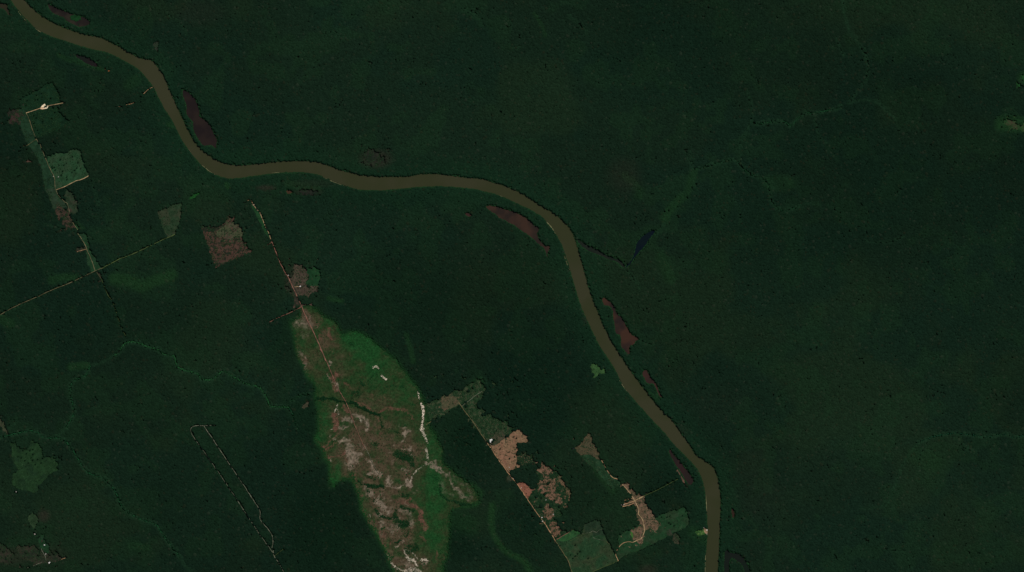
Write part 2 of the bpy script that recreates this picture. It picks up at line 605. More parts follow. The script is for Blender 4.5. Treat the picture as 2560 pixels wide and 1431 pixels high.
GREEN_DK = ((21, 44, 28), (18, 38, 25), (24, 50, 31))
clearing('pasture', "A: 150,735 220,700 300,655 400,600 435,690 465,765 330,795 195,838 165,790", GREEN_DK,
         'dim blue-green pasture above the bright sandy yard', 'pasture', scrub=0.25)
clearing('pasture', "A: 198,846 330,806 430,795 470,860 520,905 430,970 330,1010 285,1030 262,1000 225,905", ((20, 43, 27), (17, 36, 24), (25, 50, 31)),
         'dim green pasture below the bright sandy yard', 'pasture', scrub=0.35)
clearing('pasture', "A: 112,815 170,800 195,842 240,960 285,1055 345,1190 400,1320 412,1425 340,1428 300,1230 230,1110 180,1030 150,930",
         ((29, 52, 35), (26, 46, 32), (40, 58, 42)), 'long grey-green pasture strip west of the bent farm track', 'pasture', scrub=0.2)
clearing('burnt_clearing', "N1: 120,660 200,600 300,620 310,740 270,800 230,830 160,870 110,790", ((52, 42, 38), (34, 36, 30), (22, 32, 24)),
         'small purplish burnt patch at the left edge by the farm', 'clearing', scrub=0.5)
clearing('pasture', "A: 355,1160 420,1140 480,1140 530,1120 600,1112 615,1180 650,1255 666,1308 560,1358 418,1412 403,1320 352,1200",
         ((35, 62, 40), (40, 59, 40), (30, 56, 36)), 'square pale green pasture east of the farm track', 'pasture', 0.5, 0.12)
clearing('burnt_clearing', "N2: 95,262 140,245 215,275 200,300 110,295", ((76, 58, 50), None, (60, 48, 40)),
         'tiny pinkish bare patch west of the square pasture', 'clearing', scrub=0.1)
clearing('cleared_field', "B: 340,210 412,222 440,275 480,320 505,360 460,355 400,372 365,290", ((37, 52, 38), (33, 54, 35), (44, 54, 41)),
         'smooth grey-green field west of the track, below the square pasture', 'field', scrub=0.1)
clearing('cleared_field', "B: 500,215 540,245 575,290 592,380 545,410 522,400 498,325 480,270", ((37, 51, 36), (52, 50, 40), (32, 51, 34)),
         'smooth grey-green field east of the track, below the square pasture', 'field', scrub=0.1)
clearing('burnt_clearing', "B: 400,372 460,352 508,366 528,440 560,512 520,512 480,492 440,460 430,412 402,402", ((64, 52, 43), (58, 46, 40), (28, 36, 27)),
         'speckled brown burnt clearing on the west side of the farm track', 'clearing', scrub=0.45, fine=34, ct=(0.47, 0.6))
clearing('pasture', "B: 548,470 575,480 596,525 575,522", ((27, 56, 33), None, None), 'sliver of bright grass on the farm track bend', 'pasture', scrub=0.1)
clearing('pasture', "B: 575,545 640,538 660,610 700,700 760,800 712,826 680,838 650,780 640,690 640,650 610,600",
         ((29, 55, 34), (32, 54, 36), (24, 48, 30)), 'narrow green pasture running down to the road junction', 'pasture', 0.7, 0.1)
clearing('burnt_clearing', "N3: 470,520 540,490 620,535 560,570 470,590", ((50, 46, 38), (30, 42, 30), (62, 52, 44)),
         'small grey-brown clearing beside the narrow green pasture', 'clearing', scrub=0.4)
clearing('burnt_clearing', "N3: 800,920 850,905 890,940 870,1020 840,1030 810,970", ((54, 48, 40), (32, 40, 30), None),
         'small grey-brown clearing just below the road junction', 'clearing', scrub=0.4)
clearing('cleared_field', "B: 1270,335 1365,305 1352,430 1330,510 1300,558 1250,580 1215,520 1190,450 1170,390", ((36, 54, 36), (47, 54, 39), (29, 49, 31)),
         'kite-shaped grey-green field at the end of the straight road', 'field', 0.6, 0.15)
clearing('marsh', "B: 1400,290 1430,265 1490,238 1492,250 1440,285 1410,296", ((26, 66, 30), None, None), 'slim bright green marsh northeast of the kite-shaped field',
         'marsh', 0.8, 0.15)
clearing('burnt_clearing', "B: 1495,482 1560,500 1640,490 1680,470 1700,412 1716,405 1712,430 1735,430 1745,400 1768,402 1755,440 1735,470 1770,470 1810,530 1815,600 1885,685 1740,748 1605,808 1562,690 1520,560",
         ((66, 51, 43), (74, 54, 46), (32, 38, 29)), 'large square brown felled field speckled with dark stumps', 'clearing', 0.6, 0.3, fine=34, ct=(0.47, 0.6))
clearing('grassland', "N4: 380,640 500,560 560,500 720,510 760,570 820,610 840,690 760,730 620,760 470,750 360,690", ((62, 66, 47), (66, 60, 48), (40, 56, 36)),
         'olive regrowth on the upper half of the square felled field', 'grassland', 1.5, 0.25, ct=(0.5, 0.64))
clearing('scrubland', "N4: 130,510 300,480 520,470 500,560 390,630 320,650 180,650", ((40, 40, 32), (28, 38, 28), (54, 46, 38)),
         'dark thinned scrub on the north edge of the square felled field', 'scrubland', 1.0, 0.9, open_=False)
clearing('pasture', "D: 190,320 230,350 270,400 300,450 330,530 346,590 300,545 262,465 228,400", ((29, 60, 35), (26, 54, 32), None),
         'slim green pasture at the head of the straight red road', 'pasture', 0.7, 0.12)
clearing('burnt_clearing', "M1: 215,160 320,125 430,170 425,290 385,290 465,320 450,385 400,410 400,480 500,500 545,540 600,490 640,500 620,590 520,600 500,660 380,660 250,640 230,560 190,480 160,400 190,310 220,250",
         ((68, 60, 50), (62, 54, 45), (38, 44, 34)), 'grey-brown stripped clearing east of the red road', 'clearing', 1.0, 0.25, fine=34)
clearing('burnt_clearing', "M1: 40,480 150,470 210,520 240,600 290,700 330,790 280,830 215,820 215,700 150,610 90,540", ((44, 44, 36), (36, 42, 33), (56, 50, 42)),
         'thin grey scrub clearing along the west side of the red road', 'clearing', 1.5, 0.6, fine=34)
clearing('pasture', "M1: 440,210 560,180 655,220 680,330 655,430 640,495 590,485 500,500 430,460 410,412 465,385 480,320 440,280", ((28, 58, 34), (24, 52, 31), (46, 54, 38)),
         'rounded deep green meadow beside the stripped clearing', 'pasture', 0.8, 0.08, ct=(0.6, 0.7))
clearing('burnt_clearing', "M1: 340,775 540,770 560,870 480,960 410,1000 340,950 285,880", ((76, 62, 53), (70, 56, 48), (56, 52, 42)),
         'pinkish bare ground round the red road side turning', 'clearing', 0.8, 0.15)
clearing('scrubland', "M5: 200,430 330,350 430,320 640,230 870,90 960,130 1010,200 940,320 860,380 900,440 1000,530 1100,570 1260,650 1370,730 1240,800 1170,850 1060,900 1000,870 900,740 840,650 740,530 650,400 560,490 440,560 330,590 260,640 210,560",
         ((33, 54, 33), (27, 48, 30), (58, 64, 46)), 'patchy grey-green abandoned clearing east of the white sand bank', 'scrubland', 1.0, 0.75, fine=34, ct=(0.47, 0.6))
clearing('grassland', "M5: 415,330 520,285 630,330 650,385 560,450 470,505 430,450", ((68, 68, 49), (82, 66, 52), (46, 58, 40)),
         'tan grassy corner of the abandoned clearing', 'grassland', 0.8, 0.12)
clearing('cleared_field', "M5: 1040,930 1110,940 1230,855 1410,715 1490,790 1555,870 1510,908 1400,905 1390,960 1425,975 1380,1050 1400,1165 1440,1210 1350,1240 1290,1285 1210,1190 1120,1050",
         ((116, 92, 70), (122, 90, 71), (86, 76, 56)), 'large tan ploughed field beside the southern road', 'field', 0.6, 0.06, patch=160, fine=13, ct=(0.5, 0.64))
clearing('grassland', "M5: 1060,900 1090,800 1160,730 1230,790 1230,850 1110,935", ((62, 60, 46), (46, 56, 40), (76, 66, 54)),
         'brownish scrub fringe north of the tan ploughed field', 'grassland', 1.2, 0.4)
clearing('scrubland', "G: 380,440 450,400 540,450 520,500 430,530 395,500", ((30, 46, 30), (24, 44, 28), (86, 72, 56)),
         'bushy half-cleared corner east of the tan ploughed field', 'scrubland', 1.2, 0.8, fine=15, ct=(0.52, 0.6))
clearing('grassland', "M6: 480,60 540,40 585,115 520,140", ((46, 50, 38), None, (62, 58, 46)), 'small olive plot west of the southern road', 'grassland', 0.5, 0.2)
clearing('cleared_field', "M6: 640,172 730,122 890,260 835,315 820,365 785,390 700,270", ((118, 78, 62), (108, 76, 60), (88, 62, 48)),
         'small reddish ploughed plot beside the southern road', 'field', 0.5, 0.04)
clearing('scrubland', "G: 540,560 620,510 700,560 760,630 830,740 830,820 770,900 760,960 720,980 750,1040 760,1090 820,1075 720,1150 640,1060 560,940 480,820 500,780 530,740 570,700",
         ((24, 46, 28), (20, 42, 26), (40, 54, 36)), 'dark green regrowth between the brown burnt patches', 'scrubland', 1.0, 0.8, fine=34, ct=(0.47, 0.6))
clearing('burnt_clearing', "G: 543,560 600,518 682,545 690,590 640,612 590,595", ((108, 82, 66), (96, 74, 58), (44, 52, 36)),
         'brown burnt patch at the top of the half-moon clearing', 'clearing', 1.2, 0.2, fine=34, ct=(0.47, 0.6))
clearing('burnt_clearing', "G: 568,655 640,620 705,645 720,705 700,750 755,800 775,855 720,840 650,805 600,770 575,720", ((108, 82, 66), (98, 76, 60), (44, 52, 36)),
         'largest brown burnt patch in the middle of the half-moon clearing', 'clearing', 1.2, 0.25, fine=34, ct=(0.47, 0.6))
clearing('burnt_clearing', "G: 635,848 680,880 700,950 650,985 605,970 600,920", ((104, 80, 64), (94, 74, 58), (40, 50, 34)),
         'brown burnt patch behind the roadside shacks', 'clearing', 1.2, 0.25, fine=34, ct=(0.47, 0.6))
clearing('burnt_clearing', "G: 655,1015 715,1000 752,1050 742,1110 700,1135 668,1075", ((108, 80, 64), (96, 74, 58), (40, 50, 34)),
         'brown burnt patch just above the big green pasture', 'clearing', 1.2, 0.25, fine=34, ct=(0.47, 0.6))
clearing('burnt_clearing', "G: 725,615 745,615 795,675 838,750 838,800 820,830 828,780 785,715 750,665", ((96, 76, 58), (70, 64, 46), (40, 50, 34)),
         'thin curved brown strip on the east rim of the half-moon clearing', 'clearing', 0.7, 0.25, fine=12)
clearing('pasture', "G: 712,1160 862,1058 940,1092 945,1022 1060,980 1100,1020 1140,1120 1190,1220 1243,1333 1020,1429 900,1480 860,1475 820,1330 770,1260",
         ((32, 56, 35), (44, 56, 37), (48, 70, 44)), 'big green pasture at the lower edge', 'pasture', 0.5, 0.1, patch=150)
clearing('pasture', "G: 950,1025 1060,985 1098,1022 1135,1120 1060,1115 1030,1130 1020,1085 960,1095", ((31, 47, 33), (37, 50, 35), (27, 43, 30)),
         'dull grey-green paddock in the upper corner of the big pasture', 'pasture', 0.6, 0.1)
clearing('pasture', "G: 716,1160 862,1064 930,1098 790,1172", ((40, 74, 41), (34, 66, 38), (54, 78, 46)), 'bright green paddock in the left corner of the big pasture', 'pasture', 0.5, 0.06)
clearing('grassland', "G: 866,380 935,335 950,280 985,236 1015,268 1030,320 1068,390 1100,478 1060,470 1000,430 930,440 890,402", ((72, 64, 47), (66, 62, 46), (46, 54, 38)),
         'tan grassy hilltop clearing with a pointed northern end', 'grassland', 0.9, 0.15, ct=(0.52, 0.64))
clearing('pasture', "G: 890,402 930,440 1000,430 1060,470 1100,480 1150,560 1230,620 1285,680 1255,690 1200,740 1150,680 1090,620 1030,540 960,490 920,440",
         ((32, 56, 36), (26, 48, 31), (54, 64, 44)), 'long green ranch pasture sloping southeast from the tan hilltop', 'pasture', 1.0, 0.35, ct=(0.55, 0.68))
clearing('pasture', "G: 1240,1110 1350,1060 1380,1040 1450,1020 1600,1030 1550,972 1640,920 1800,870 1845,930 1850,1010 1800,1060 1700,1100 1640,1140 1480,1220 1300,1290 1240,1332 1222,1282 1250,1220 1240,1160",
         ((29, 56, 34), (36, 53, 35), (44, 60, 42)), 'wide green ranch pasture reaching towards the river', 'pasture', 0.7, 0.15)
clearing('cleared_field', "G: 1270,672 1330,690 1390,750 1460,780 1472,830 1530,930 1602,1030 1560,1078 1490,1055 1470,1090 1450,1130 1452,1180 1412,1198 1385,1160 1350,1110 1350,1075 1440,1030 1405,1000 1400,930 1390,870 1370,835 1290,878 1275,860 1375,805 1310,740",
         ((100, 80, 64), (88, 74, 56), (64, 62, 46)), 'bare brown ranch ground round the forked dirt tracks', 'clearing', 0.9, 0.15, fine=34, ct=(0.47, 0.6))
clearing('pasture', "G: 1345,1085 1362,1090 1372,1135 1360,1140 1350,1110", ((58, 96, 44), None, None), 'small lime green paddock beside the brown ranch ground', 'pasture', 0.6, 0.05)
clearing('scrubland', "G: 1712,1105 1750,1100 1778,1150 1760,1195 1735,1200 1705,1150", ((50, 52, 40), (38, 48, 34), (70, 60, 50)), 'round brownish thicket by the wide ranch pasture',
         'scrubland', 0.8, 0.6)
clearing('scrubland', "G: 1655,1085 1690,1080 1700,1120 1665,1130", ((46, 50, 40), None, (60, 58, 46)), 'small grey thicket on the edge of the wide ranch pasture', 'scrubland', 0.8, 0.5)
clearing('village_green', "G: 1890,1090 1920,1072 1950,1058 1985,1075 1995,1105 1950,1120 1905,1118", ((62, 92, 44), (44, 76, 38), (86, 106, 60)),
         'lime green lawn behind the riverside hamlet', 'lawn', 1.0, 0.08)
clearing('marsh', "I: 258,768 280,745 312,738 335,760 362,792 412,802 405,832 360,850 310,876 300,850 325,832 300,812 265,790", ((50, 78, 44), (44, 72, 40), (62, 88, 52)),
         'pale lime marsh patch near the west bank of the lower river', 'marsh', 0.5, 0.03)
clearing('pasture', "N5: 160,350 270,335 340,420 470,440 550,290 640,310 740,380 760,560 850,600 930,550 1010,640 1050,720 1070,810 930,880 840,950 720,1080 680,1220 560,1240 330,1180 230,1080 200,900 340,820 240,700 220,550 220,460",
         ((30, 53, 31), (25, 44, 28), (38, 60, 37)), 'irregular mossy green pasture near the left edge', 'pasture', 1.8, 0.6)
clearing('pasture', "N6: 530,330 640,235 740,280 772,380 725,520 690,620 620,520 570,420", ((43, 61, 40), (36, 54, 35), (52, 66, 46)),
         'small wedge-shaped olive pasture in the lower left', 'pasture', 0.6, 0.15)
clearing('pasture', "N6: 750,720 880,650 890,800 990,880 1000,1000 960,1060 850,1000 780,930", ((26, 52, 32), (32, 50, 36), None), 'small dull green yard of the lower left hamlet',
         'pasture', 0.8, 0.15)
clearing('burnt_clearing', "N6: -80,850 0,870 120,900 240,990 240,1180 200,1310 0,1230 -80,1230", ((44, 43, 35), (30, 38, 28), (54, 48, 40)),
         'mottled brown scrub clearing in the lower left corner', 'clearing', 2.0, 0.7, fine=34)
clearing('burnt_clearing', "N6: 320,925 640,880 800,1000 880,1080 1080,1035 1330,1150 1200,1205 900,1235 780,1300 600,1200 400,1150", ((46, 44, 36), (32, 40, 30), (58, 52, 44)),
         'mottled brown scrub clearing under the lower left hamlet', 'clearing', 2.0, 0.65, fine=34)
clearing('grassland', "C: -20,470 0,490 22,520 62,600 48,606 10,560 -20,520", ((54, 58, 43), None, (40, 52, 36)), 'short tan strip meeting the creek at the left edge', 'grassland', 0.5, 0.15)
clearing('scrubland', "M2: 80,1080 110,1010 190,970 220,1000 200,1050 130,1100", ((62, 58, 46), (44, 50, 36), (80, 70, 58)), 'small tan glade west of the savanna', 'scrubland', 0.8, 0.3)
clearing('scrubland', "A: 1145,315 1190,305 1185,360 1165,390 1145,350", ((42, 48, 40), (28, 42, 30), (54, 54, 46)), 'small grey thinned glade north of the upper river', 'scrubland', 0.8, 0.6)
clearing('marsh', "A: 520,118 560,112 600,125 596,150 570,160 535,148", ((22, 54, 28), (18, 46, 25), None), 'green reedy islet in the purple-brown lake', 'marsh', 0.5, 0.1)
clearing('marsh', "P: 908,386 926,375 945,378 960,392 966,406 945,414 918,412", ((33, 37, 30), (26, 36, 27), (40, 40, 33)), 'dim brown boggy patch north of the middle river', 'marsh', 1.2, 0.6)
clearing('marsh', "P: 748,480 765,474 792,476 800,482 780,487 755,487", ((34, 36, 31), (26, 36, 28), None), 'dim grey boggy strip south of the middle river', 'marsh', 1.0, 0.5)
clearing('marsh', "P: 2506,302 2520,294 2530,302 2545,308 2580,312 2600,322 2560,326 2530,322 2512,314", ((36, 60, 34), (58, 54, 40), (28, 66, 34)),
         'bright green marsh opening at the right edge', 'marsh', 1.0, 0.1)
clearing('marsh', "P: 2552,186 2575,180 2600,200 2580,210 2556,200", ((28, 64, 32), None, None), 'small bright green marsh above it at the right edge', 'marsh', 1.0, 0.1)
clearing('bare_ground', "P: 262,173 272,174 276,178 268,179", ((150, 96, 58), None, None), 'tiny orange bare spot below the upper river', 'bare ground', 0.2, 0)
clearing('bare_ground', "N1: 650,600 690,545 725,520 750,555 735,570 760,585 780,540 788,565 765,595 735,605 690,610", ((226, 190, 152), (236, 212, 180), None),
         'bright sandy farmyard with a dark tree in the middle', 'yard', 0.3, 0, bt=(0.4, 0.55))
clearing('bare_ground', "N2: 1110,520 1125,470 1140,495 1130,522", ((190, 158, 116), None, None), 'pale sandy yard at the corner of the square pasture', 'yard', 0.3, 0)
clearing('bare_ground', "N4: 985,205 1005,185 1030,200 1035,235 1065,280 1085,300 1055,300 1030,255", ((150, 132, 112), (110, 100, 80), None), 'chalky bare ground at the head of the red road',
         'bare ground', 0.6, 0.1)
clearing('bare_ground', "G: 1730,560 1745,550 1756,572 1775,600 1800,650 1835,715 1825,722 1790,660 1762,605 1735,575", ((96, 74, 62), (60, 54, 44), None),
         'reddish bare shore along the maroon lake', 'bare ground', 0.6, 0.2)
clearing('bare_ground', "M8: 1465,770 1490,760 1500,800 1528,815 1535,850 1530,885 1505,890 1490,860 1480,810", ((150, 122, 98), (100, 96, 66), None),
         'sandy landing of the riverside hamlet', 'yard', 0.5, 0)

# ------------------------------------------------------------------ SAVANNA
SAV = pts("P: 750,770 760,800 727,803 735,830 737,860 745,890 760,915 775,945 800,965 788,985 800,1010 800,1050 803,1080 782,1093 803,1118 818,1150 825,1185 "
          "828,1215 827,1228 836,1213 838,1198 858,1192 881,1198 890,1222 899,1245 908,1275 922,1304 943,1337 952,1357 958,1372 964,1384 972,1401 984,1419 995,1470 "
          "1100,1470 1108,1431 1111,1404 1117,1363 1122,1328 1120,1304 1122,1275 1134,1263 1150,1266 1175,1264 1199,1257 1199,1242 1167,1210 1137,1187 1108,1163 1105,1134 1093,1107 "
          "1078,1078 1068,1055 1063,1033 1057,1004 1042,975 1030,951 1007,928 977,893 948,869 933,849 904,834 869,828 863,857 855,850 845,828 831,802 810,797 797,790 787,769")
savF = new_field()
fill(savF, rough(SAV, 2.6, 3, 77, 17))
savSoft = blur(savF, 9)
SRES = 1.5
SX0, SX1, SY0, SY1 = 700, 1225, 745, 1475
sw_, sh_ = int((SX1 - SX0) / SRES) + 1, int((SY1 - SY0) / SRES) + 1
SO = dict(ox=-SX0, oy=-SY0, res=SRES)
z0 = lambda: np.zeros((sh_, sw_), np.float32)
wDry, wRed, wSand, wPale, wLush, wWet = z0(), z0(), z0(), z0(), z0(), z0()


def S(f, s, r, soft=1.5, val=1.0):
    stroke(f, smooth_line(pts(s), 3), r, soft, val, **SO)


def EL(f, x, y, rx, ry, v=1.0, soft=0.7, ang=0):
    ellipse(f, x, y, rx, ry, v, soft, ang, **SO)


for a in [(930, 1110, 80, 75, .75), (880, 1060, 55, 40, .55), (965, 1270, 62, 85, .95), (940, 1200, 50, 60, .85), (990, 1385, 45, 50, .75), (1000, 1140, 55, 75, .75), (900, 1130, 60, 70, .8), (940, 1060, 40, 30, .5),
          (822, 852, 22, 34, .6), (842, 915, 26, 60, .4), (790, 905, 26, 40, .35), (930, 1005, 60, 26, .35), (1000, 1215, 40, 45, .7), (905, 1240, 14, 50, .7),
          (1012, 1340, 40, 45, .55), (940, 1345, 30, 45, .7), (1030, 1410, 60, 30, .6), (762, 905, 14, 26, .5), (775, 800, 22, 24, .8), (1050, 1430, 40, 30, .4)]:
    EL(wDry, *a)
for a in [(897, 848, 42, 22, 1), (920, 880, 40, 30, .8), (950, 930, 50, 45, .55), (1010, 975, 45, 35, .45), (1085, 1230, 28, 70, .75), (1080, 1140, 22, 55, .6), (1085, 1330, 26, 60, .6),
          (845, 1178, 12, 16, .9), (836, 1205, 8, 22, 1), (812, 1060, 12, 40, .6), (795, 1095, 14, 8, .8), (820, 810, 22, 14, .7), (1065, 1090, 14, 60, .4), (1040, 1260, 20, 30, .5),
          (905, 1270, 8, 40, .7), (935, 1330, 7, 30, .6), (960, 1375, 12, 16, .7)]:
    EL(wLush, *a)
RED = [("M2: 570,1180 590,1290 590,1380", 7, 3, .85), ("M2: 1240,1140 1350,1080 1450,1080 1600,1110 1680,1140 1740,1230", 2.6, 3, .6),
       ("M2: 870,1000 1030,1030 1080,1090 1180,1160 1230,1230", 3, 3, .6), ("M3: 880,210 990,250 1010,320", 2, 2, .55), ("M3: 1025,300 1030,400 1020,600", 2.5, 3, .4),
       ("M3: 140,690 200,680 300,590 360,550 380,510", 1.6, 1.5, .7), ("M3: 170,760 220,720 350,650 410,610", 1.4, 1.5, .75), ("M3: 250,900 280,850 400,840 470,790 490,770", 1.8, 1.5, .8),
       ("M3: 240,720 230,800 260,880", 1.8, 2, .5), ("M3: 440,850 500,900 540,960", 2, 3, .4), ("M3: 500,1110 620,1120 650,1200 690,1330", 2.5, 3, .5),
       ("M4: 190,60 230,180 300,280", 2.5, 3, .5), ("M4: 555,810 570,950 620,1020 690,1030 705,990", 1.2, 1.2, .8), ("M4: 620,850 640,960", 6, 4, .5),
       ("M4: 840,320 950,340 1020,380 1120,430 1180,500", 3.5, 4, .7), ("M4: 950,330 1030,280", 3, 3, .6), ("M4: 1190,540 1200,620 1280,740", 6, 4, .75), ("M4: 1180,870 1270,930", 2, 3, .5),
       ("M4: 1100,640 1060,760 1020,880", 4, 4, .35), ("M4: 1450,1100 1440,1290", 1.5, 3, .5), ("M2: 460,560 520,640 560,660", 2, 2, .5), ("M2: 600,560 560,660 560,760 600,800", 4, 3, .7),
       ("M2: 720,700 780,740 830,790", 2, 3, .5), ("M2: 520,210 540,220", 3, 3, .5), ("M2: 810,250 820,290", 1.5, 2, .5), ("M1: 800,1200 800,1290 820,1350", 3, 3, .6), ("M1: 640,1280 660,1380", 3, 3, .5),
       ("M2: 70,260 150,330 130,430", 4, 4, .4), ("M2: 700,1050 780,1110", 4, 3, .7), ("M2: 1130,860 1150,960", 3, 3, .3), ("M2: 1320,860 1330,960", 3, 3, .35), ("M4: 720,1170 860,1190 940,1215", 0.7, 1, .5)]
for a in RED:
    S(wRed, *a)
SAND = [("M2: 1812,818 1830,880 1842,935", [0.8, 1.8, 1.2], .6, 1), ("M2: 1868,1008 1888,1060 1900,1150 1897,1250 1880,1330 1862,1400", [2.0, 3.2, 2.8, 2.4, 2.0, 2.0], 1.2, 1.0),
        ("M3: 1640,420 1652,470 1682,540 1722,645", [4.2, 3.6, 2.4, 1.4], 1, .75), ("M3: 1700,720 1712,820 1730,890", [2.2, 3, 2.4], 1, .6),
        ("M3: 1725,950 1660,990 1590,1030 1520,1090 1490,1160 1460,1220", [.4, .5, .9, 1.0, 1.3, 1.8], .8, .66), ("M3: 1725,950 1800,980 1870,1040 1960,1080 2010,1090", [1.4, 2.2, 3.4, 4, 4], 1.4, .52),
        ("F: 1220,575 1290,610 1330,660 1350,710 1400,780 1500,805", [3, 4, 3, 2.4, 2, 1.4], 3, .36), ("F: 1240,660 1260,740 1330,790", 4, 4, .2), ("F: 1180,480 1180,510", 3, 2, .4),
        ("F: 1330,590 1430,690 1500,770", 3, 4, .2), ("F: 1150,510 1200,560", 3, 2, .45),
        ("M2: 1150,470 1190,455 1232,490", [1.4, 2.2, 1.2], .6, .95), ("M2: 1278,600 1340,645", [1.4, 2.4], .6, .95),
        ("M2: 622,1020 600,1080 578,1135", [.6, 1.2, 1.4], .7, .75), ("M2: 600,1080 630,1120 635,1190", 1.1, .7, .6), ("M2: 842,1170 950,1205 1030,1290 1045,1350", [1.4, 5, 6, 4], 3, .47),
        ("M2: 950,1250 970,1270", 2, 2, .62), ("M2: 690,1240 770,1205 825,1265", [4, 5, 4], 3, .4), ("M2: 655,1390 780,1350", 2, 2, .35), ("M2: 490,380 500,420", 3, 2, .5),
        ("M2: 465,560 500,625 540,660", 1.2, 1, .45), ("M2: 560,680 600,720 640,810", [3, 4, 1.4], 2, .4), ("M2: 530,1390 533,1400", 1, 1, .6), ("M2: 60,230 140,330", 3, 4, .3),
        ("M3: 400,620 480,595 545,650", [3, 5, 5], 3, .45), ("M3: 580,740 600,870", [11, 13], 6, .42), ("M3: 630,780 690,810", [3.4, 4], 3, .58), ("M3: 500,950 570,970 640,960", 4, 3, .38), ("M3: 570,980 580,1050", 3, 3, .33),
        ("M3: 890,900 900,1000 930,1080", [1, 2, 6], 3, .45), ("M3: 850,1110 930,1100 1000,1110", [4, 8, 6], 4, .47), ("M3: 980,1140 970,1190", 2, 2, .4), ("M3: 800,880 860,920", 1, 1.5, .35),
        ("M3: 1160,1190 1160,1230", 4, 3, .52), ("M3: 1340,1045 1400,1075", 2.2, 2, .42), ("M3: 1450,1220 1470,1280", 4.5, 3, .55), ("M3: 1200,1330 1290,1320 1320,1285 1400,1250", [.7, 1.2, 1, .8], .8, .5),
        ("M3: 1340,590 1390,500 1430,490", [2, 3.4, 2.6], 2, .45), ("M3: 1300,380 1322,450 1400,440", 2, 2, .38), ("M3: 1260,660 1200,740 1120,800", 1.3, 2, .38), ("M3: 1345,710 1435,740 1500,820", [1.4, 2, 2.6], 2, .42),
        ("M3: 260,540 240,560", .8, 1, .5), ("M3: 290,600 350,560", 1, 1, .4), ("M3: 265,850 280,860", 1.4, 1, .5),
        ("M4: 635,1130 700,1200 730,1280 780,1345 870,1390 960,1420", [.7, 1.3, 1.2, 2.2, 1.3, 2.0], 1, .66), ("M4: 940,1090 955,1150 1005,1230 1075,1240", [1.4, 2, 4, 3], 1.6, .66), ("M4: 1080,1230 1135,1330", [2, 1.4], 1, .85),
        ("M4: 940,1085 1010,1105 1090,1160 1150,1235", [1.4, 1, .9, .9], .8, .62), ("M4: 1190,1245 1250,1235 1310,1250", [1.6, 3.2, 1], 1, .9), ("M4: 1210,1280 1290,1290", 3, 2, .42), ("M4: 930,1425 1060,1400 1170,1425", [4, 7, 5], 3, .62),
        ("M4: 1010,1290 1050,1350", 5, 4, .4), ("M4: 790,1050 800,1025 830,1010", 1.8, 1.5, .5), ("M4: 830,1010 910,965", .8, 1, .4), ("M4: 393,530 410,585", 1.1, .7, .6), ("M4: 550,370 590,420 700,500", [4.5, 4, 3], 4, .38),
        ("M4: 530,260 600,240 600,330 540,380 470,320 520,260", 3.5, 3, .33), ("M4: 330,130 390,150 400,210 340,200", 4, 3, .35), ("M4: 640,100 850,140 860,110", .8, 1, .5), ("M4: 1000,40 1040,20", 3, 2, .45),
        ("M4: 900,490 1020,510 1060,590 1030,700", [6, 6, 4, 4], 4, .28), ("M4: 520,520 600,540 660,550", 2, 2, .34), ("M4: 560,640 610,640 600,760", 2, 2, .4), ("M4: 640,690 760,760 830,720", [8, 10, 6], 6, .26), ("M4: 770,625 840,620", 1.4, 1.5, .36),
        ("M4: 960,350 1000,390", 3, 3, .34), ("M4: 1050,210 1150,195", 1, 1.5, .35), ("M4: 700,30 705,50", 3, 2, .4), ("M1: 330,1080 350,1110", 3, 4, .3), ("M1: 200,1080 260,1120", 5, 5, .28)]
for a in SAND:
    if a[3] >= .6:
        S(wSand, a[0], a[1], a[2] + .5, a[3])
    else:
        S(wPale, a[0], a[1], a[2] + 1.5, min(1.0, a[3] * 1.75))
for a in [(745, 805, 20, 16, .55), (765, 815, 20, 14, .45), (760, 835, 14, 14, .35), (760, 920, 9, 14, .45), (748, 888, 8, 14, .35)]:
    EL(wPale, *a)
WET = [("M2: 250,930 320,940 530,935 620,960 700,985 820,1000 920,1040 1040,1110 1150,1150 1235,1170", [3, 3, 2.6, 2.6, 2.2, 2.4, 2.6, 3, 2.8, 2.8], 1.5, 1),
       ("M3: 1000,215 1025,300 1040,420", 1.2, 1.5, .7), ("M3: 1290,810 1380,840 1450,850", 9, 9, .6), ("M3: 1470,900 1500,980", 6, 5, .6), ("M3: 680,1190 760,1260 870,1285 1060,1290", [1, 2, 3.4, 3], 2.5, .85),
       ("M4: 840,670 960,690", 7, 8, .75), ("M4: 480,460 560,560 700,590 820,585", [1.5, 4, 2.6, 2.6], 3, .75), ("M4: 800,470 790,560", 3, 3, .6), ("M4: 870,405 960,440 1090,480", 2.2, 2.5, .65),
       ("M4: 1010,1070 1090,1050", 9, 7, .55), ("M4: 790,985 880,940", 1.6, 1.5, .85), ("M2: 980,710 1015,735", 3, 2, .8), ("M2: 880,850 940,870", 6, 5, .5), ("M2: 845,950 850,850 960,780 1150,600 1230,560", 1.2, 2, .45),
       ("M2: 800,110 860,130", 4, 4, .6), ("M2: 1350,750 1560,750 1640,790", 1.2, 2, .45), ("M3: 1040,430 1180,440 1290,490", 1, 2, .4), ("M3: 860,680 1000,660", 3, 4, .4), ("M3: 820,1150 900,1170 980,1190", 2, 2, .5),
       ("M4: 910,220 950,250 990,230", 4, 3, .5), ("M4: 360,180 380,185", 2, 1.5, .6), ("M4: 470,310 490,330", 3, 2, .5), ("M4: 560,290 580,300", 3, 2, .5), ("M3: 840,1350 850,1365", 2, 1.5, .6),
       ("F: 1220,690 1230,760 1290,810 1400,850 1530,860", 2.6, 2.5, .7), ("F: 1140,600 1210,640", 2, 3, .5), ("M4: 960,880 990,830", 3, 3, .5)]
for a in WET:
    S(wWet, *a)
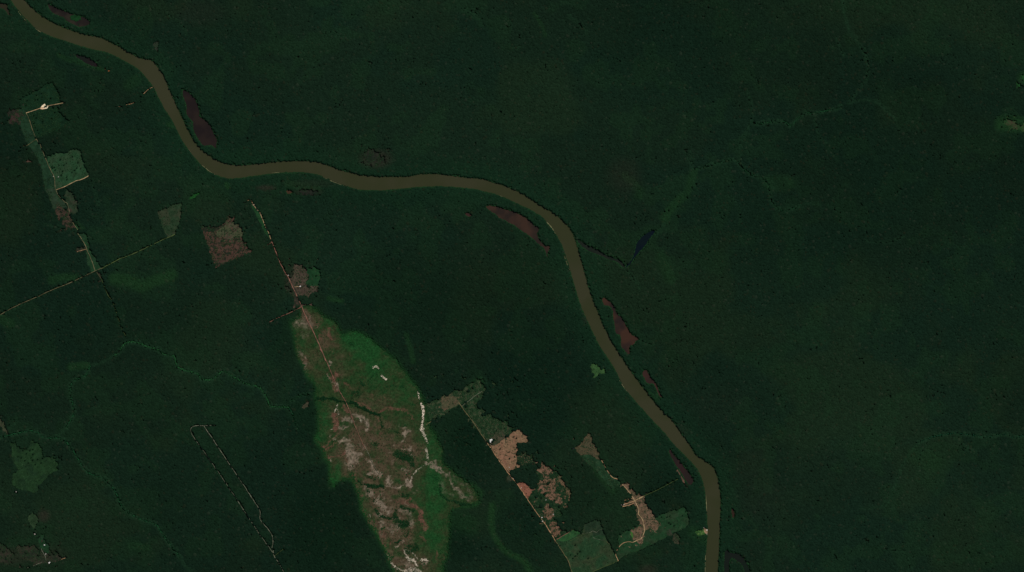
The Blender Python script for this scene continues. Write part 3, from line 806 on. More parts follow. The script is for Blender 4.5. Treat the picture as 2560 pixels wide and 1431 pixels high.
gx, gy = np.meshgrid(SX0 + (np.arange(sw_) + .5) * SRES, SY0 + (np.arange(sh_) + .5) * SRES)
warp = fbm(gx, gy, 7, 5, 3)


def bend(a, amt, size, seed):
    """push a cover map about so that its shapes are as irregular as real ground."""
    dx = (fbm(gx, gy, size, seed, 3) - .5) * 2 * amt / SRES
    dy = (fbm(gx, gy, size, seed + 7, 3) - .5) * 2 * amt / SRES
    j_ = np.clip((np.arange(sh_)[:, None] + dy).round().astype(int), 0, sh_ - 1)
    i_ = np.clip((np.arange(sw_)[None] + dx).round().astype(int), 0, sw_ - 1)
    return a[j_, i_]


wPale = bend(bend(wPale, 6, 18, 401), 3, 5, 411)
wDry, wLush = bend(wDry, 10, 26, 421), bend(wLush, 9, 22, 431)
wRed = bend(bend(wRed, 3, 16, 441), 2, 5, 451)
wWet = bend(wWet, 3, 8, 461)
wSand = bend(wSand, 1.6, 4, 471)
wLush = np.clip(wLush * (0.55 + 0.9 * fbm(gx, gy, 24, 9)), 0, 1)
wDry = np.clip(wDry * (0.35 + 1.3 * fbm(gx, gy, 18, 19)), 0, 1)
wRed = np.clip(wRed * (0.4 + 1.1 * warp), 0, 1)
wSandN = wSand
wPale = np.clip(wPale * (0.45 + .85 * fbm(gx, gy, 7, 37, 3)) + wDry * .4 * sstep(.5, .9, fbm(gx, gy, 9, 47, 4)), 0, 1)
wWet = np.clip(wWet * (0.6 + 0.8 * warp), 0, 1)
ii = np.clip((gx + MG).astype(int), 0, GW - 1)
jj = np.clip((gy + MG).astype(int), 0, GH - 1)
inside = savSoft[jj, ii] > 0.05
wFringe = 1 - sstep(.08, .62, savSoft[jj, ii] + (fbm(gx, gy, 14, 481, 4) - .5) * .35)
vid = -np.ones((sh_, sw_), int)
vid[inside] = np.arange(inside.sum())
vx, vy = (gx[inside] - W / 2) * MPP, (H / 2 - gy[inside]) * MPP
relief = (fbm(gx, gy, 30, 3, 3)[inside] - .5) * 1.5 + 3.6 - np.clip(3 * (0.35 - savSoft[jj, ii][inside]) / .23, 0, 3)
q = inside[:-1, :-1] & inside[1:, :-1] & inside[:-1, 1:] & inside[1:, 1:]
fq = np.stack([vid[1:, :-1][q], vid[1:, 1:][q], vid[:-1, 1:][q], vid[:-1, :-1][q]], 1)


def attr(o, name, a):
    t = o.data.attributes.new(name, 'FLOAT', 'POINT')
    t.data.foreach_set('value', np.ascontiguousarray(a, np.float32))


msav, N_, L_n, B_ = new_mat('savanna_cover')
tc = N_.new('ShaderNodeTexCoord').outputs['Object']
c_ = mixc(N_, L_n, ramp(N_, L_n, nz(N_, L_n, tc, 90, 4), .35, .65), alb((31, 56, 29)), alb((47, 54, 33)))


def at_(n):
    a = N_.new('ShaderNodeAttribute')
    a.attribute_name = n
    return a.outputs['Fac']


def fray(n, size, amt, lo, hi):
    """cover weight broken up by ground-scale noise."""
    s = N_.new('ShaderNodeMath')
    s.operation = 'MULTIPLY_ADD'
    L_n.new(nz(N_, L_n, tc, size, 3), s.inputs[0])
    s.inputs[1].default_value = amt
    L_n.new(at_(n), s.inputs[2])
    t = N_.new('ShaderNodeMath')
    t.operation = 'ADD'
    L_n.new(s.outputs[0], t.inputs[0])
    t.inputs[1].default_value = -amt / 2
    return ramp(N_, L_n, t.outputs[0], lo, hi)


c_ = mixc(N_, L_n, fray('lush', 40, .5, .1, .9), c_, alb((27, 62, 31)))
c_ = mixc(N_, L_n, fray('dry', 35, .5, .1, .95), c_, alb((69, 60, 45)))
c_ = mixc(N_, L_n, fray('red', 25, .4, .1, .95), c_, alb((90, 65, 53)))
c_ = mixc(N_, L_n, fray('wet', 25, .4, .15, .9), c_, alb((19, 42, 23)))
c_ = mixc(N_, L_n, fray('fringe', 30, .5, .1, .95), c_, alb((21, 44, 24)))
c_ = mixc(N_, L_n, fray('pale', 14, .4, .12, 1.0), c_, alb((116, 104, 89)))
c_ = mixc(N_, L_n, fray('sand', 16, 1.0, .2, 1.2), c_, alb((206, 190, 170)))
v_ = N_.new('ShaderNodeMapRange')
v_.inputs['From Min'].default_value = .25
v_.inputs['From Max'].default_value = .75
v_.inputs['To Min'].default_value = .62
v_.inputs['To Max'].default_value = 1.38
L_n.new(nz(N_, L_n, tc, 60, 6, .8), v_.inputs['Value'])
mu_ = N_.new('ShaderNodeVectorMath')
mu_.operation = 'SCALE'
L_n.new(c_, mu_.inputs[0])
L_n.new(v_.outputs[0], mu_.inputs['Scale'])
v2_ = N_.new('ShaderNodeMapRange')
v2_.inputs['From Min'].default_value = .32
v2_.inputs['From Max'].default_value = .68
v2_.inputs['To Min'].default_value = .66
v2_.inputs['To Max'].default_value = 1.34
L_n.new(nz(N_, L_n, tc, 22, 3, .7), v2_.inputs['Value'])
mu2_ = N_.new('ShaderNodeVectorMath')
mu2_.operation = 'SCALE'
L_n.new(mu_.outputs[0], mu2_.inputs[0])
L_n.new(v2_.outputs[0], mu2_.inputs['Scale'])
L_n.new(mu2_.outputs[0], B_.inputs['Base Color'])
sav = np_mesh('savanna', np.stack([vx, vy, relief], 1), [fq], msav)
for n, a in (('dry', wDry), ('red', wRed), ('sand', wSandN), ('pale', wPale), ('lush', wLush), ('wet', wWet), ('fringe', wFringe)):
    attr(sav, n, a[inside])
tag(sav, 'broad natural savanna of green grass, brown earth and white sand', 'savanna', kind='structure')
SAV_Z = 6.0

# ------------------------------------------------------------------ ROADS
roadF = new_field()
ROADCOL = {'lane': ((104, 98, 72), (76, 78, 54), (42, 56, 37)), 'sand': ((166, 142, 106), (132, 112, 82), (90, 86, 58)), 'red': ((124, 88, 74), (100, 74, 62), (78, 64, 50)), 'dim': ((104, 96, 66), (70, 72, 48), (46, 56, 36)),
           'tan': ((168, 132, 98), (140, 112, 82), (104, 90, 64)), 'grass': ((70, 84, 48), (56, 72, 42), (40, 58, 34)), 'grey': ((106, 110, 92), (72, 80, 64), (42, 54, 40))}
ROADM = {k: cover_mat('track_' + k, *v, patch=45, fine=14) for k, v in ROADCOL.items()}


def road(name, line, width, kind, label, gap=2.6, z=None):
    """width in metres, gap = cleared half width in ground samples"""
    p = smooth_line(pts(line), 4)
    a = np.array(p)
    # resample evenly
    d = np.concatenate([[0], np.cumsum(np.hypot(*np.diff(a, axis=0).T))])
    n = max(2, int(d[-1] / 2.0))
    t = np.linspace(0, d[-1], n)
    a = np.stack([np.interp(t, d, a[:, 0]), np.interp(t, d, a[:, 1])], 1)
    a[:, 0] += (fbm(a[:, 0], a[:, 1], 10, 71, 2) - .5) * 1.0
    a[:, 1] += (fbm(a[:, 0], a[:, 1], 10, 91, 2) - .5) * 1.0
    tg = np.gradient(a, axis=0)
    nr = np.stack([-tg[:, 1], tg[:, 0]], 1)
    nr /= np.maximum(1e-6, np.linalg.norm(nr, axis=1))[:, None]
    hw = width * .8 / 2 / MPP * (0.75 + 0.5 * fbm(a[:, 0], a[:, 1], 6, 33, 2))
    l, r = a + nr * hw[:, None], a - nr * hw[:, None]
    insav = sample(savSoft, a[:, 0], a[:, 1])
    LAYER[0] += 0.03
    zz = LAYER[0] + 1.0 + np.where(insav > .05, 4.0, 0.0)
    zz = np.convolve(np.pad(zz, 6, mode='edge'), np.ones(13) / 13, 'valid')
    vs = [(*wx(v), h) for v, h in zip(l, zz)] + [(*wx(v), h) for v, h in zip(r, zz)]
    m = len(a)
    o = mesh_obj(name, vs, [(i + 1, i, m + i, m + i + 1) for i in range(m - 1)], ROADM[kind])
    for pl in o.data.polygons:
        pass
    tag(o, label, 'road' if 'road' in name else 'track', kind='structure')
    stroke(roadF, [tuple(v) for v in a[::2]] + [tuple(a[-1])], gap * 1.42 if 1.5 < gap < 3.1 else gap * 1.12)
    return o


road('dirt_road', "B: -60,1180 0,1155 70,1115 140,1080 210,1050 300,1010 400,965 500,925 600,880 710,828 765,806", 5.5, 'lane', 'straight sandy road from the left edge to the farm junction', 2.8)
road('dirt_road', "B: 765,806 830,770 900,735 980,705 1080,660 1180,610 1250,580 1305,555", 8, 'grass', 'overgrown straight road from the farm junction to the kite-shaped field', 3.2)
road('farm_track', "B: 710,828 690,770 665,710 640,650 615,600 580,550", 7, 'lane', 'orange-tan track through the narrow green pasture', 2.4)
road('farm_track', "B: 582,524 545,470 520,400 500,325 480,312 440,270 415,225 408,180 405,130 380,80 345,0 315,-70 300,-110 270,-155", 6, 'lane', 'winding tan track past the square pasture', 2.4)
road('farm_track', "A: 270,1040 240,960 220,900 195,842", 6, 'dim', 'faint track along the grey-green strip pasture', 2.4)
road('farm_track', "A: 195,842 250,825 310,805 330,797", 8, 'sand', 'bright sandy track west of the sandy farmyard', 2.4)
road('farm_track', "A: 350,792 400,782 440,775 480,767", 6, 'sand', 'short sandy track east of the sandy farmyard', 2.6)
road('footpath', "A: 862,798 900,793", 5, 'tan', 'tiny tan footpath scar in the forest west of the upper river', 1.7)
road('footpath', "A: 940,783 972,776 1005,762", 5, 'tan', 'short tan footpath scar nearest the upper river', 1.7)
road('footpath', "A: 1028,745 1042,715", 4, 'dim', 'faint footpath scar north of the tan one', 1.5)
road('footpath', "A: 1070,700 1100,672 1135,652", 5, 'tan', 'short tan footpath ending at the upper river bank', 2.2)
road('farm_track', "N1: 595,1090 520,1140 450,1190 380,1210", 5, 'dim', 'short dim track branching west from the strip pasture', 2.2)
road('farm_track', "N2: 585,750 705,705 800,660 900,610 1040,560 1120,515", 7, 'sand', 'sandy track on the south side of the square pasture', 2.6)
road('farm_track', "N3: 625,540 570,555 520,570 470,585", 5, 'tan', 'short spur west of the narrow green pasture', 2)
road('footpath', "B: 720,840 760,900 800,1000 840,1060 880,1180 910,1260 935,1310", 4, 'grass', 'faint cut line running southeast from the farm junction', 2.2)
road('dirt_road', "D: 215,325 240,360 265,390 285,440 310,500 335,550 355,610", 7, 'sand', 'pale upper stretch of the straight red road', 2.4)
road('dirt_road', "D: 355,610 385,680 420,770 450,830 475,870 510,945 550,1030 580,1090 600,1145 640,1230 680,1310 730,1425 760,1500", 9, 'red', 'long straight red road running into the savanna', 2.8)
road('dirt_road', "E: 545,450 580,510 640,650 700,790 755,885 800,990 850,1120 900,1240 940,1310", 6.5, 'red', 'red road crossing the middle of the savanna', 0)
road('dirt_road', "F: 580,345 640,480 695,585", 4, 'grey', 'thin pale end of the road in the southern savanna', 0)
road('farm_track', "D: 150,320 200,297 212,322", 6, 'tan', 'short hooked track at the head of the red road', 2)
road('farm_track', "D: 357,615 325,632", 6, 'red', 'stubby red turning west of the red road', 2)
road('farm_track', "D: 578,1095 480,1145 420,1168 340,1210", 7, 'red', 'straight red side track going west from the red road', 2.6)
road('farm_track', "D: 525,948 568,943", 6, 'sand', 'short pale drive to the lone house east of the red road', 2)
road('dirt_road', "M5: 645,390 740,520 840,650 930,790 1030,930", 7, 'dim', 'upper stretch of the southern road beside the abandoned clearing', 2.6)
road('dirt_road', "G: 130,330 230,480 310,590 390,690 470,810 560,940 640,1050 710,1165", 7, 'tan', 'southern road beside the tan ploughed field', 2.2)
road('dirt_road', "G: 710,1165 770,1260 815,1325 840,1400 870,1480", 7, 'dim', 'southern road along the big green pasture', 2.2)
road('farm_track', "G: 722,1150 800,1105 862,1060", 6, 'red', 'reddish track on the north side of the big pasture', 1.4)
road('farm_track', "G: 1245,1335 1130,1382 1020,1431 960,1460", 6, 'grass', 'grassy boundary track on the south side of the big pasture', 2)
road('farm_track', "M5: 690,440 740,400 800,350 850,310 940,250", 5, 'grey', 'pale track through the abandoned clearing', 1)
road('farm_track', "M5: 230,685 320,615 340,603", 5, 'dim', 'short pale path beside the white sand bank', 1.8)
road('farm_track', "G: 1100,480 1140,550 1190,620 1235,640", 6, 'tan', 'winding track down the long ranch pasture', 1.2)
road('farm_track', "G: 1270,680 1330,740 1370,800 1400,860 1415,900 1415,940 1450,985 1465,1060 1460,1100 1440,1140 1400,1160 1362,1176", 8, 'sand', 'winding orange track through the bare ranch ground', 1)
road('farm_track', "G: 1362,1176 1330,1170 1280,1185 1240,1230 1220,1280 1245,1335", 6, 'tan', 'curving ranch track joining the boundary track', 1)
road('farm_track', "G: 1220,1280 1190,1215 1140,1170", 4, 'dim', 'faint ranch track in the east of the big pasture', 1)
road('farm_track', "G: 1457,785 1410,808 1375,825", 13, 'sand', 'broad bright crossing strip on the bare ranch ground', 1)
road('farm_track', "G: 1375,826 1330,842 1288,856", 6, 'tan', 'middle prong of the forked ranch tracks', 2.2)
road('farm_track', "G: 1370,800 1320,812 1280,828", 6, 'tan', 'upper prong of the forked ranch tracks', 2.2)
road('farm_track', "G: 1378,842 1330,862 1280,874", 6, 'tan', 'lower prong of the forked ranch tracks', 2.2)
road('farm_track', "G: 1460,783 1530,752 1600,720 1700,665 1750,640", 5, 'grass', 'straight green track from the ranch to the maroon lake', 2.6)
road('farm_track', "G: 1030,1135 1060,1150 1130,1160", 3, 'grey', 'thin pale path in the dull paddock', 0.6)
road('farm_track', "G: 940,1100 1000,1095 1025,1080 1060,1090 1080,1072 1115,1065", 3, 'grey', 'thin crooked path across the top of the big pasture', 0.6)
road('farm_track', "G: 830,1165 960,1105", 3, 'grass', 'straight fence path in the bright green paddock', 0.6)
road('farm_track', "G: 970,1330 1060,1305 1100,1285", 3, 'grass', 'faint grassy path in the middle of the big pasture', 0.6)
road('survey_line', "C: 1300,540 1240,544 1170,547 1155,580 1185,630 1280,765 1380,910 1460,1030 1550,1170 1600,1240 1650,1310", 5.5, 'grey', 'western thin survey cut in the lower left forest', 3.3)
road('survey_line', "N7: 185,95 290,250 400,420 520,595 630,765 695,870 700,950 780,1050 815,1130 805,1210", 6.5, 'grey', 'eastern thin survey cut in the lower left forest', 3.5)
road('survey_line', "N7: 815,1230 825,1285 870,1350 912,1431 940,1480", 7, 'grey', 'thin survey cut leaving the picture at the lower edge', 3.2)
road('survey_line', "N7: 825,1280 870,1250 912,1220", 4, 'grass', 'stub branching off the survey cut at the lower edge', 2.2)
road('farm_track', "N6: 815,965 860,1060 885,1100 915,1190", 5, 'grey', 'pale path through the lower left hamlet', 1.6)
road('farm_track', "N6: 540,1350 640,1310 720,1280 830,1235", 4, 'grey', 'pale path leaving the lower left hamlet southwest', 1.8)
road('farm_track', "N6: 1170,1190 1250,1165 1330,1150", 4, 'tan', 'pale path east of the lower left hamlet', 1.8)
# ------------------------------------------------------------------ SAND BARS on the river edge
M_BAR = cover_mat('river_sand', (118, 116, 84), (92, 96, 68), None, 30)
BARS = [("P: 1366,555 1371,560 1378,568 1386,580 1390,588", 1.1, 'pale sand bar on the inside of the middle river bend'),
        ("P: 1411,640 1414,650 1419,664 1424,676", 0.8, 'thin pale sand bar south of the middle river bend'),
        ("P: 44,27 52,38 60,47 66,53", 0.9, 'pale sand bar on the west bank near the top left corner'),
        ("P: 86,70 96,77 104,82", 0.7, 'thin pale sand bar on the first left bend of the river'),
        ("P: 808,443 822,450 836,456 852,462 866,467", 0.8, 'thin green-tan sand bar on the south bank of the middle river'),
        ("P: 504,413 512,419 524,429 538,437", 0.8, 'pale sand bar on the outer bend below the wine-coloured lake'),
        ("P: 472,374 477,381", 0.9, 'small bright sand spot on the west bank below the upper river'),
        ("P: 680,433 690,432 700,431.5", 0.6, 'small pale sand bar on the south bank right of the river bend'),
        ("P: 1249,489 1256,492", 0.9, 'small bright sand spot on the south bank of the middle river'),
        ("P: 1548,950 1553,958 1560,969 1567,978", 0.8, 'thin pale sand bar on the west bank of the lower river'),
        ("P: 1765,1238 1766,1260 1767,1285", 0.7, 'thin pale sand bar north of the riverside hamlet'),
        ("P: 1764,1388 1763,1410 1763,1440", 0.8, 'thin pale sand bar at the lower edge of the river')]
for s, r, lb in BARS:
    p = smooth_line(pts(s), 3)
    a = np.array(p)
    tg = np.gradient(a, axis=0)
    nr = np.stack([-tg[:, 1], tg[:, 0]], 1)
    nr /= np.maximum(1e-6, np.linalg.norm(nr, axis=1))[:, None]
    hw = .7 * r * np.sin(np.linspace(.25, math.pi - .25, len(a))) * (0.6 + .8 * fbm(a[:, 0], a[:, 1], 4, 8))
    poly = [tuple(v) for v in a + nr * hw[:, None]] + [tuple(v) for v in (a - nr * hw[:, None])[::-1]]
    sheet('sand_bar', poly, 0.35, M_BAR, lb, 'sand bar')
    stroke(roadF, p, 1.8)

HOUSES = [("M5: 1062,872", 26, 16, 20, 0, 'large white-roofed barn north of the tan ploughed field', 'barn'), ("M5: 1054,892", 18, 12, 110, 0, 'smaller white-roofed barn touching the large white one', 'barn'),
          ("M1: 328,497", 15, 10, 15, 0, 'lone white-roofed house on the short drive east of the red road', 'house'), ("M1: 135,314", 14, 10, 60, 1, 'pale house right beside the red road', 'house'),
          ("N6: 978,1243", 20, 14, 30, 0, 'brightest white house of the lower left hamlet, at the path crossing', 'house'), ("N6: 880,893", 13, 9, 10, 0, 'white house at the north end of the lower left hamlet', 'house'),
          ("N6: 905,1070", 13, 9, 40, 1, 'small pale house in the middle of the lower left hamlet', 'house'), ("N6: 690,678", 15, 11, 0, 1, 'pale house at the tip of the wedge-shaped olive pasture', 'house'),
          ("N5: 290,1215", 17, 12, 140, 1, 'cream house below the mossy pasture near the left edge', 'house'), ("M7: 240,437", 12, 9, 0, 0, 'white house at the west point of the tan hilltop clearing', 'house'),
          ("M6: 1004,703", 14, 9, 30, 0, 'brightest white roadside shack on the southern road', 'house'), ("M6: 997,651", 10, 8, 60, 0, 'white shack just north of the brightest roadside shack', 'house'),
          ("M6: 1160,606", 11, 8, 20, 1, 'cream shack east of the roadside shacks', 'house'), ("M6: 704,228", 9, 7, 0, 1, 'pale shack in the small reddish ploughed plot', 'house'),
          ("M6: 1055,400", 9, 7, 45, 1, 'pale green-grey shack under the largest burnt patch', 'house'), ("M8: 338,465", 13, 9, 0, 0, 'white shed at the western end of the forked ranch tracks', 'house'),
          ("M8: 305,470", 9, 7, 20, 1, 'dim shed in the trees west of the white ranch shed', 'house'), ("M8: 1480,788", 16, 9, 80, 1, 'tan-roofed long house at the north end of the riverside hamlet', 'house'),
          ("M8: 1525,830", 11, 8, 70, 0, 'white house nearest the water in the riverside hamlet', 'house'), ("M8: 1512,868", 10, 8, 10, 2, 'reddish-roofed house in the riverside hamlet', 'house'),
          ("M8: 1522,888", 9, 7, 50, 1, 'pale house at the south end of the riverside hamlet', 'house'), ("N7: 240,843", 11, 9, 0, 0, 'lone white hut deep in the forest west of the survey cuts', 'house'),
          ("N2: 625,538", 9, 7, 0, 1, 'pale shed inside the square pasture near the track', 'house'), ("N2: 545,530", 9, 7, 40, 1, 'pale shed on the track corner by the square pasture', 'house'),
          ("M6: 595,95", 9, 7, 20, 1, 'small pale shed on the bend of the southern road', 'house'), ("M5: 1295,1222", 9, 7, 0, 1, 'small pale shed at the bottom of the tan ploughed field', 'house'),
          ("N4: 1270,48", 9, 7, 0, 0, 'lone white hut in the forest above the red road head', 'house'), ("P: 743,1080", 10, 7, 40, 2, 'rusty-roofed hut where the creek meets the dark forest west of the savanna', 'house')]
for s, *_r in HOUSES:
    stroke(roadF, pts(s), [_r[0] / 8 + 2.2])

# ------------------------------------------------------------------ CREEKS
CREEKS = [
    ("C: 690,120 720,100 760,45 830,40 890,65 950,80 1000,115 1050,125 1085,195 1190,225 1220,260 1285,265 1350,215 1410,245 1470,280 1550,305 1580,320 1610,370 1640,425 1690,430 1750,432",
     2.3, (28, 64, 36), 'bright green creek thicket winding across the lower left forest'),
    ("E: 275,950 310,1000 335,1080 355,1135", 1.6, (22, 58, 36), 'short green creek thicket west of the savanna'),
    ("C: 545,180 525,230 500,250 440,280 425,350 445,430 440,490 400,560", 1.9, (22, 56, 33), 'dim green creek thicket bending through the left forest'),
    ("C: -30,620 0,615 100,590 180,575 230,585 270,615 380,625 430,680 470,740 530,825 640,870 700,945 725,1010 770,1065 850,1110 945,1145 990,1210 1060,1300 1090,1340", 1.6, (23, 60, 36),
     'long thin green creek thicket in the lower left corner forest'),
    ("J: 515,300 540,316 600,308 680,300 750,300 790,328 840,280 900,235 950,240 1030,225 1110,210 1150,190", 1.5, (22, 54, 32), 'thin green creek thicket high in the eastern forest'),
    ("J: 100,640 160,630 260,600 380,570 430,610 480,660 540,690 610,715 640,780 655,870 700,920 760,935 850,905", 1.3, (20, 48, 29), 'thin green creek thicket looping through the eastern forest'),
    ("K: 1600,560 1690,525 1740,510 1850,495 1960,505 2060,520 2200,500 2250,525 2318,510 2400,520", 1.4, (20, 54, 36), 'thin green creek thicket in the lower right forest'),
    ("E: 300,895 380,850 460,835", 1.4, (20, 48, 28), 'faint green creek thicket joining the savanna stream'),
]
DARK = ["P: 2119,259 2142,232 2164,200 2170,165 2158,130 2140,95", "P: 2320,1100 2300,1140 2295,1180", "J: 480,80 500,150 512,220 512,292", "J: 950,245 975,340 1000,420 1060,470", "J: 30,490 60,560 90,630", "J: 430,420 425,500 430,590", "L: 470,60 540,100 620,190",
        "L: 1260,120 1290,150 1380,220 1385,260", "A: 1250,110 1310,150 1370,205 1385,260", "K: 1420,1280 1500,1300 1540,1360 1560,1431", "K: 1850,530 1920,580 1980,620", "J: 1100,540 1130,580", "J: 1060,900 1120,940 1160,960",
        "J: 400,870 430,960 430,1040", "B: 690,180 720,280 740,340", "C: 30,640 100,660 150,700", "C: 220,640 255,690 265,740", "C: 320,710 370,800", "B: 330,480 450,505 580,540", "P: 2160,120 2170,160 2165,200", "P: 2090,100 2110,140",
        "K: 1430,890 1460,800", "H: 1250,830 1310,910 1340,960", "I: 680,30 720,70", "I: 700,530 760,560 830,580", "P: 1725,380 1732,400 1730,420", "J: 1330,1150 1400,1162 1500,1160 1600,1120", "M5: 920,50 1100,260 1150,310"]
creekF = new_field()
for c in CREEKS:
    stroke(creekF, smooth_line(pts(c[0]), 4), c[1] + .9)
darkF = new_field()
creekT = new_field()                  # paler, moister trees along the drainage lines
for d in DARK:
    stroke(darkF, smooth_line(pts(d), 4), 0.9)
    stroke(creekT, smooth_line(pts(d), 4), 2.0, 5.0, .45)
for c in CREEKS:
    stroke(creekT, smooth_line(pts(c[0]), 4), c[1] + 1.5, 6.0, .8)
for d in ["P: 2170,165 2150,115 2125,80 2112,40 2105,-10", "P: 2119,259 2165,250 2200,262 2240,300", "C: 100,530 60,560 0,580", "C: 400,560 330,620 280,620", "C: 690,120 640,150 600,170 545,180", "C: 1090,1340 1120,1390 1180,1440",
          "J: 850,905 920,880 1000,890", "J: 430,420 470,370 510,310", "K: 1600,560 1540,640 1480,750 1440,880 1380,980 1220,1000", "G: 490,1420 520,1470", "B: 0,1155 400,965 710,828 1080,660 1305,555", "J: 640,740 680,800", "H: 1530,440 1500,520 1460,560"]:
    stroke(creekT, smooth_line(pts(d), 4), 2.0, 6.0, .5)

# ------------------------------------------------------------------ FOREST
nearR = new_field()
stroke(nearR, RIVER_MID, 34, 60, 1.0)
swampF = new_field()
for s, r, so, v in [("B: 850,890 960,900 1060,940 1150,905 1280,860", 10, 12, .75), ("B: 390,900 470,880 560,880", 7, 10, .7), ("G: 170,860 165,1000 180,1100 230,1190 310,1270 400,1310 460,1360 490,1420", 4, 9, .95), ("H: 1740,100 1700,230 1620,310 1560,380 1530,440", 7, 10, .55),
                    ("C: 430,190 520,180", 7, 8, .7), ("C: 800,1270 880,1280", 8, 10, .35), ("H: 1500,730 1560,880", 9, 14, .4), ("H: 1230,120 1320,200 1330,270", 6, 12, .35), ("J: 640,740 760,740", 14, 16, .35),
                    ("B: 700,560 780,560", 14, 16, .3), ("A: 1010,600 960,640", 10, 12, .4), ("M1: 800,690 900,720 1000,730", 4, 6, .8), ("E: 1280,330 1310,430 1340,560", 4, 6, .6), ("D: 1380,1380 1390,1420", 4, 6, .5),
                    ("P: 2560,312 2505,310", 12, 16, .95), ("P: 2560,195 2575,195", 10, 14, .9), ("K: 1600,650 1700,690", 18, 18, .3), ("D: 1000,0 1150,30", 16, 12, .0), ("B: 0,1180 80,1220", 9, 9, .5), ("L: 1000,100 1060,200 1080,270", 3, 5, .45),
                    ("D: 480,180 700,220", 6, 10, .4), ("P: 566,462 570,468", 4, 5, .9), ("A: 440,410 490,440 560,460 760,520", 4, 5, .55), ("A: 1260,930 1290,940", 5, 5, .6), ("I: 770,1000 860,1060", 5, 8, .5),
                    ("P: 1445,612 1480,622 1520,642 1556,652", 5, 5, .5), ("N3: 480,120 560,200", 4, 5, .5), ("G: 1050,560 1200,740", 6, 8, .5), ("G: 0,700 60,760", 8, 8, .8), ("F: 1320,860 1340,870", 2, 3, 1.0),
                    ("F: 1350,980 1480,1030", 16, 20, .4), ("F: 560,900 600,900", 5, 8, .5), ("G: 1890,1090 1990,1150", 10, 14, .5), ("P: 1190,960 1200,955", 10, 8, .5)]:
    stroke(swampF, smooth_line(pts(s), 3), r, so, v)
brownF = new_field()
for x, y, rx, ry, v in [(940, 398, 34, 20, .7), (665, 470, 22, 6, .6), (770, 480, 30, 8, .5), (30, 1390, 50, 20, .4), (100, 1385, 60, 20, .3), (735, 700, 20, 30, .5), (1800, 1010, 70, 40, .06), (1880, 1180, 40, 90, .08),
                        (780, 460, 60, 10, .2), (1470, 800, 12, 10, .3), (1900, 1240, 60, 50, .08), (1560, 440, 40, 40, .2), (1690, 1080, 30, 20, .2), (110, 1290, 14, 14, .6), (1620, 1425, 20, 12, .5), (500, 30, 60, 30, .15)]:
    ellipse(brownF, x, y, rx, ry, v)
deepF = new_field()
for x, y, rx, ry, v in [(1180, 1110, 60, 70, .8), (1330, 1000, 120, 120, .45), (1000, 750, 160, 120, .4), (800, 1330, 80, 110, .7), (1140, 1340, 50, 60, .6), (1300, 1330, 60, 70, .4), (760, 1050, 40, 60, .5), (1450, 1230, 70, 70, .35),
                        (900, 480, 200, 60, .15), (2100, 500, 320, 200, .25), (1700, 130, 300, 120, .2), (380, 800, 200, 90, .2), (1650, 1210, 50, 40, .3), (700, 850, 40, 60, .4)]:
    ellipse(deepF, x, y, rx, ry, v)
eastF = new_field()
fill(eastF, ne + [(3300, 2500), (3300, -900)])
waterB = blur(waterF, 2)
openB = blur(openF, 1)
roadB = np.maximum(np.maximum(roadF, creekF), darkF)


def grid(step, x0, x1, y0, y1):
    ny, nx = int((y1 - y0) / (step * .9)), int((x1 - x0) / step)
    yy, xx = np.meshgrid(np.arange(ny), np.arange(nx), indexing='ij')
    x = x0 + (xx + .5 * (yy % 2) + RNG.uniform(-.32, .32, xx.shape)) * step
    y = y0 + (yy + RNG.uniform(-.38, .38, xx.shape)) * step * .9
    return x.ravel(), y.ravel()


xa, ya = grid(4.4, -30, W + 30, -30, H + 30)
xb, yb = grid(9.5, -MG + 6, W + MG - 6, -MG + 6, H + MG - 6)
out = (xb < -30) | (xb > W + 30) | (yb < -30) | (yb > H + 30)
tx = np.concatenate([xa, xb[out]])
ty = np.concatenate([ya, yb[out]])
ts = np.concatenate([np.ones(len(xa)), np.full(out.sum(), 2.1)])
rnd = RNG.random(len(tx))
sv = sample(savSoft, tx, ty)
keep = (sample(waterB, tx, ty) < .06) & (sample(openB, tx, ty) < .3) & (sample(roadB, tx, ty) < .5)
keep &= (sv + (fbm(tx, ty, 22, 51, 4) - .5) * .8 + (rnd - .5) * .5) < .5
tx, ty, ts, sv = tx[keep], ty[keep], ts[keep], sv[keep]
n = len(tx)
big = RNG.random(n)
hgt = (21 + 3.2 * RNG.random(n) + 4 * (big > .94)) * (0.88 + .24 * fbm(tx, ty, 60, 61)) * (1 - .75 * sstep(.02, .55, sv))
rad = 14.3 * (0.82 + .18 * fbm(tx, ty, 14, 161) + .24 * RNG.random(n) + .15 * (big > .94)) * ts * (1 - .45 * sstep(.05, .55, sv))
KF = 1.0


def mixv(c, t, col):
    return c + (np.array(lin(col)) - c) * np.clip(t, 0, 1)[:, None]


base = np.tile(lin((18, 34, 23)), (n, 1))
base = mixv(base, sstep(.4, .65, fbm(tx, ty, 260, 101, 4)) * .8, (22, 38, 24))
base = mixv(base, sstep(.45, .7, fbm(tx, ty, 170, 131, 4)) * .7, (16, 34, 24))
base = mixv(base, sstep(.55, .75, fbm(tx, ty, 60, 151, 3)) * .45, (21, 42, 25))
base *= (0.86 + .28 * fbm(tx, ty, 420, 141, 5))[:, None]
base = mixv(base, sample(creekT, tx, ty), (25, 48, 31))
base = mixv(base, sample(nearR, tx, ty) * .7, (18, 41, 26))
base = mixv(base, sample(deepF, tx, ty), (12, 30, 19))
base = mixv(base, sample(swampF, tx, ty) * .8, (26, 53, 28))
base = mixv(base, sample(brownF, tx, ty), (42, 40, 33))
base = mixv(base, sstep(.01, .45, sv) * .9, (25, 56, 28))
spec = RNG.random(n)
base *= (0.84 + .32 * RNG.random(n))[:, None]
base = mixv(base, (spec > .985) * .16, (58, 62, 50))
base = mixv(base, (spec < .02) * .15, (48, 40, 26))
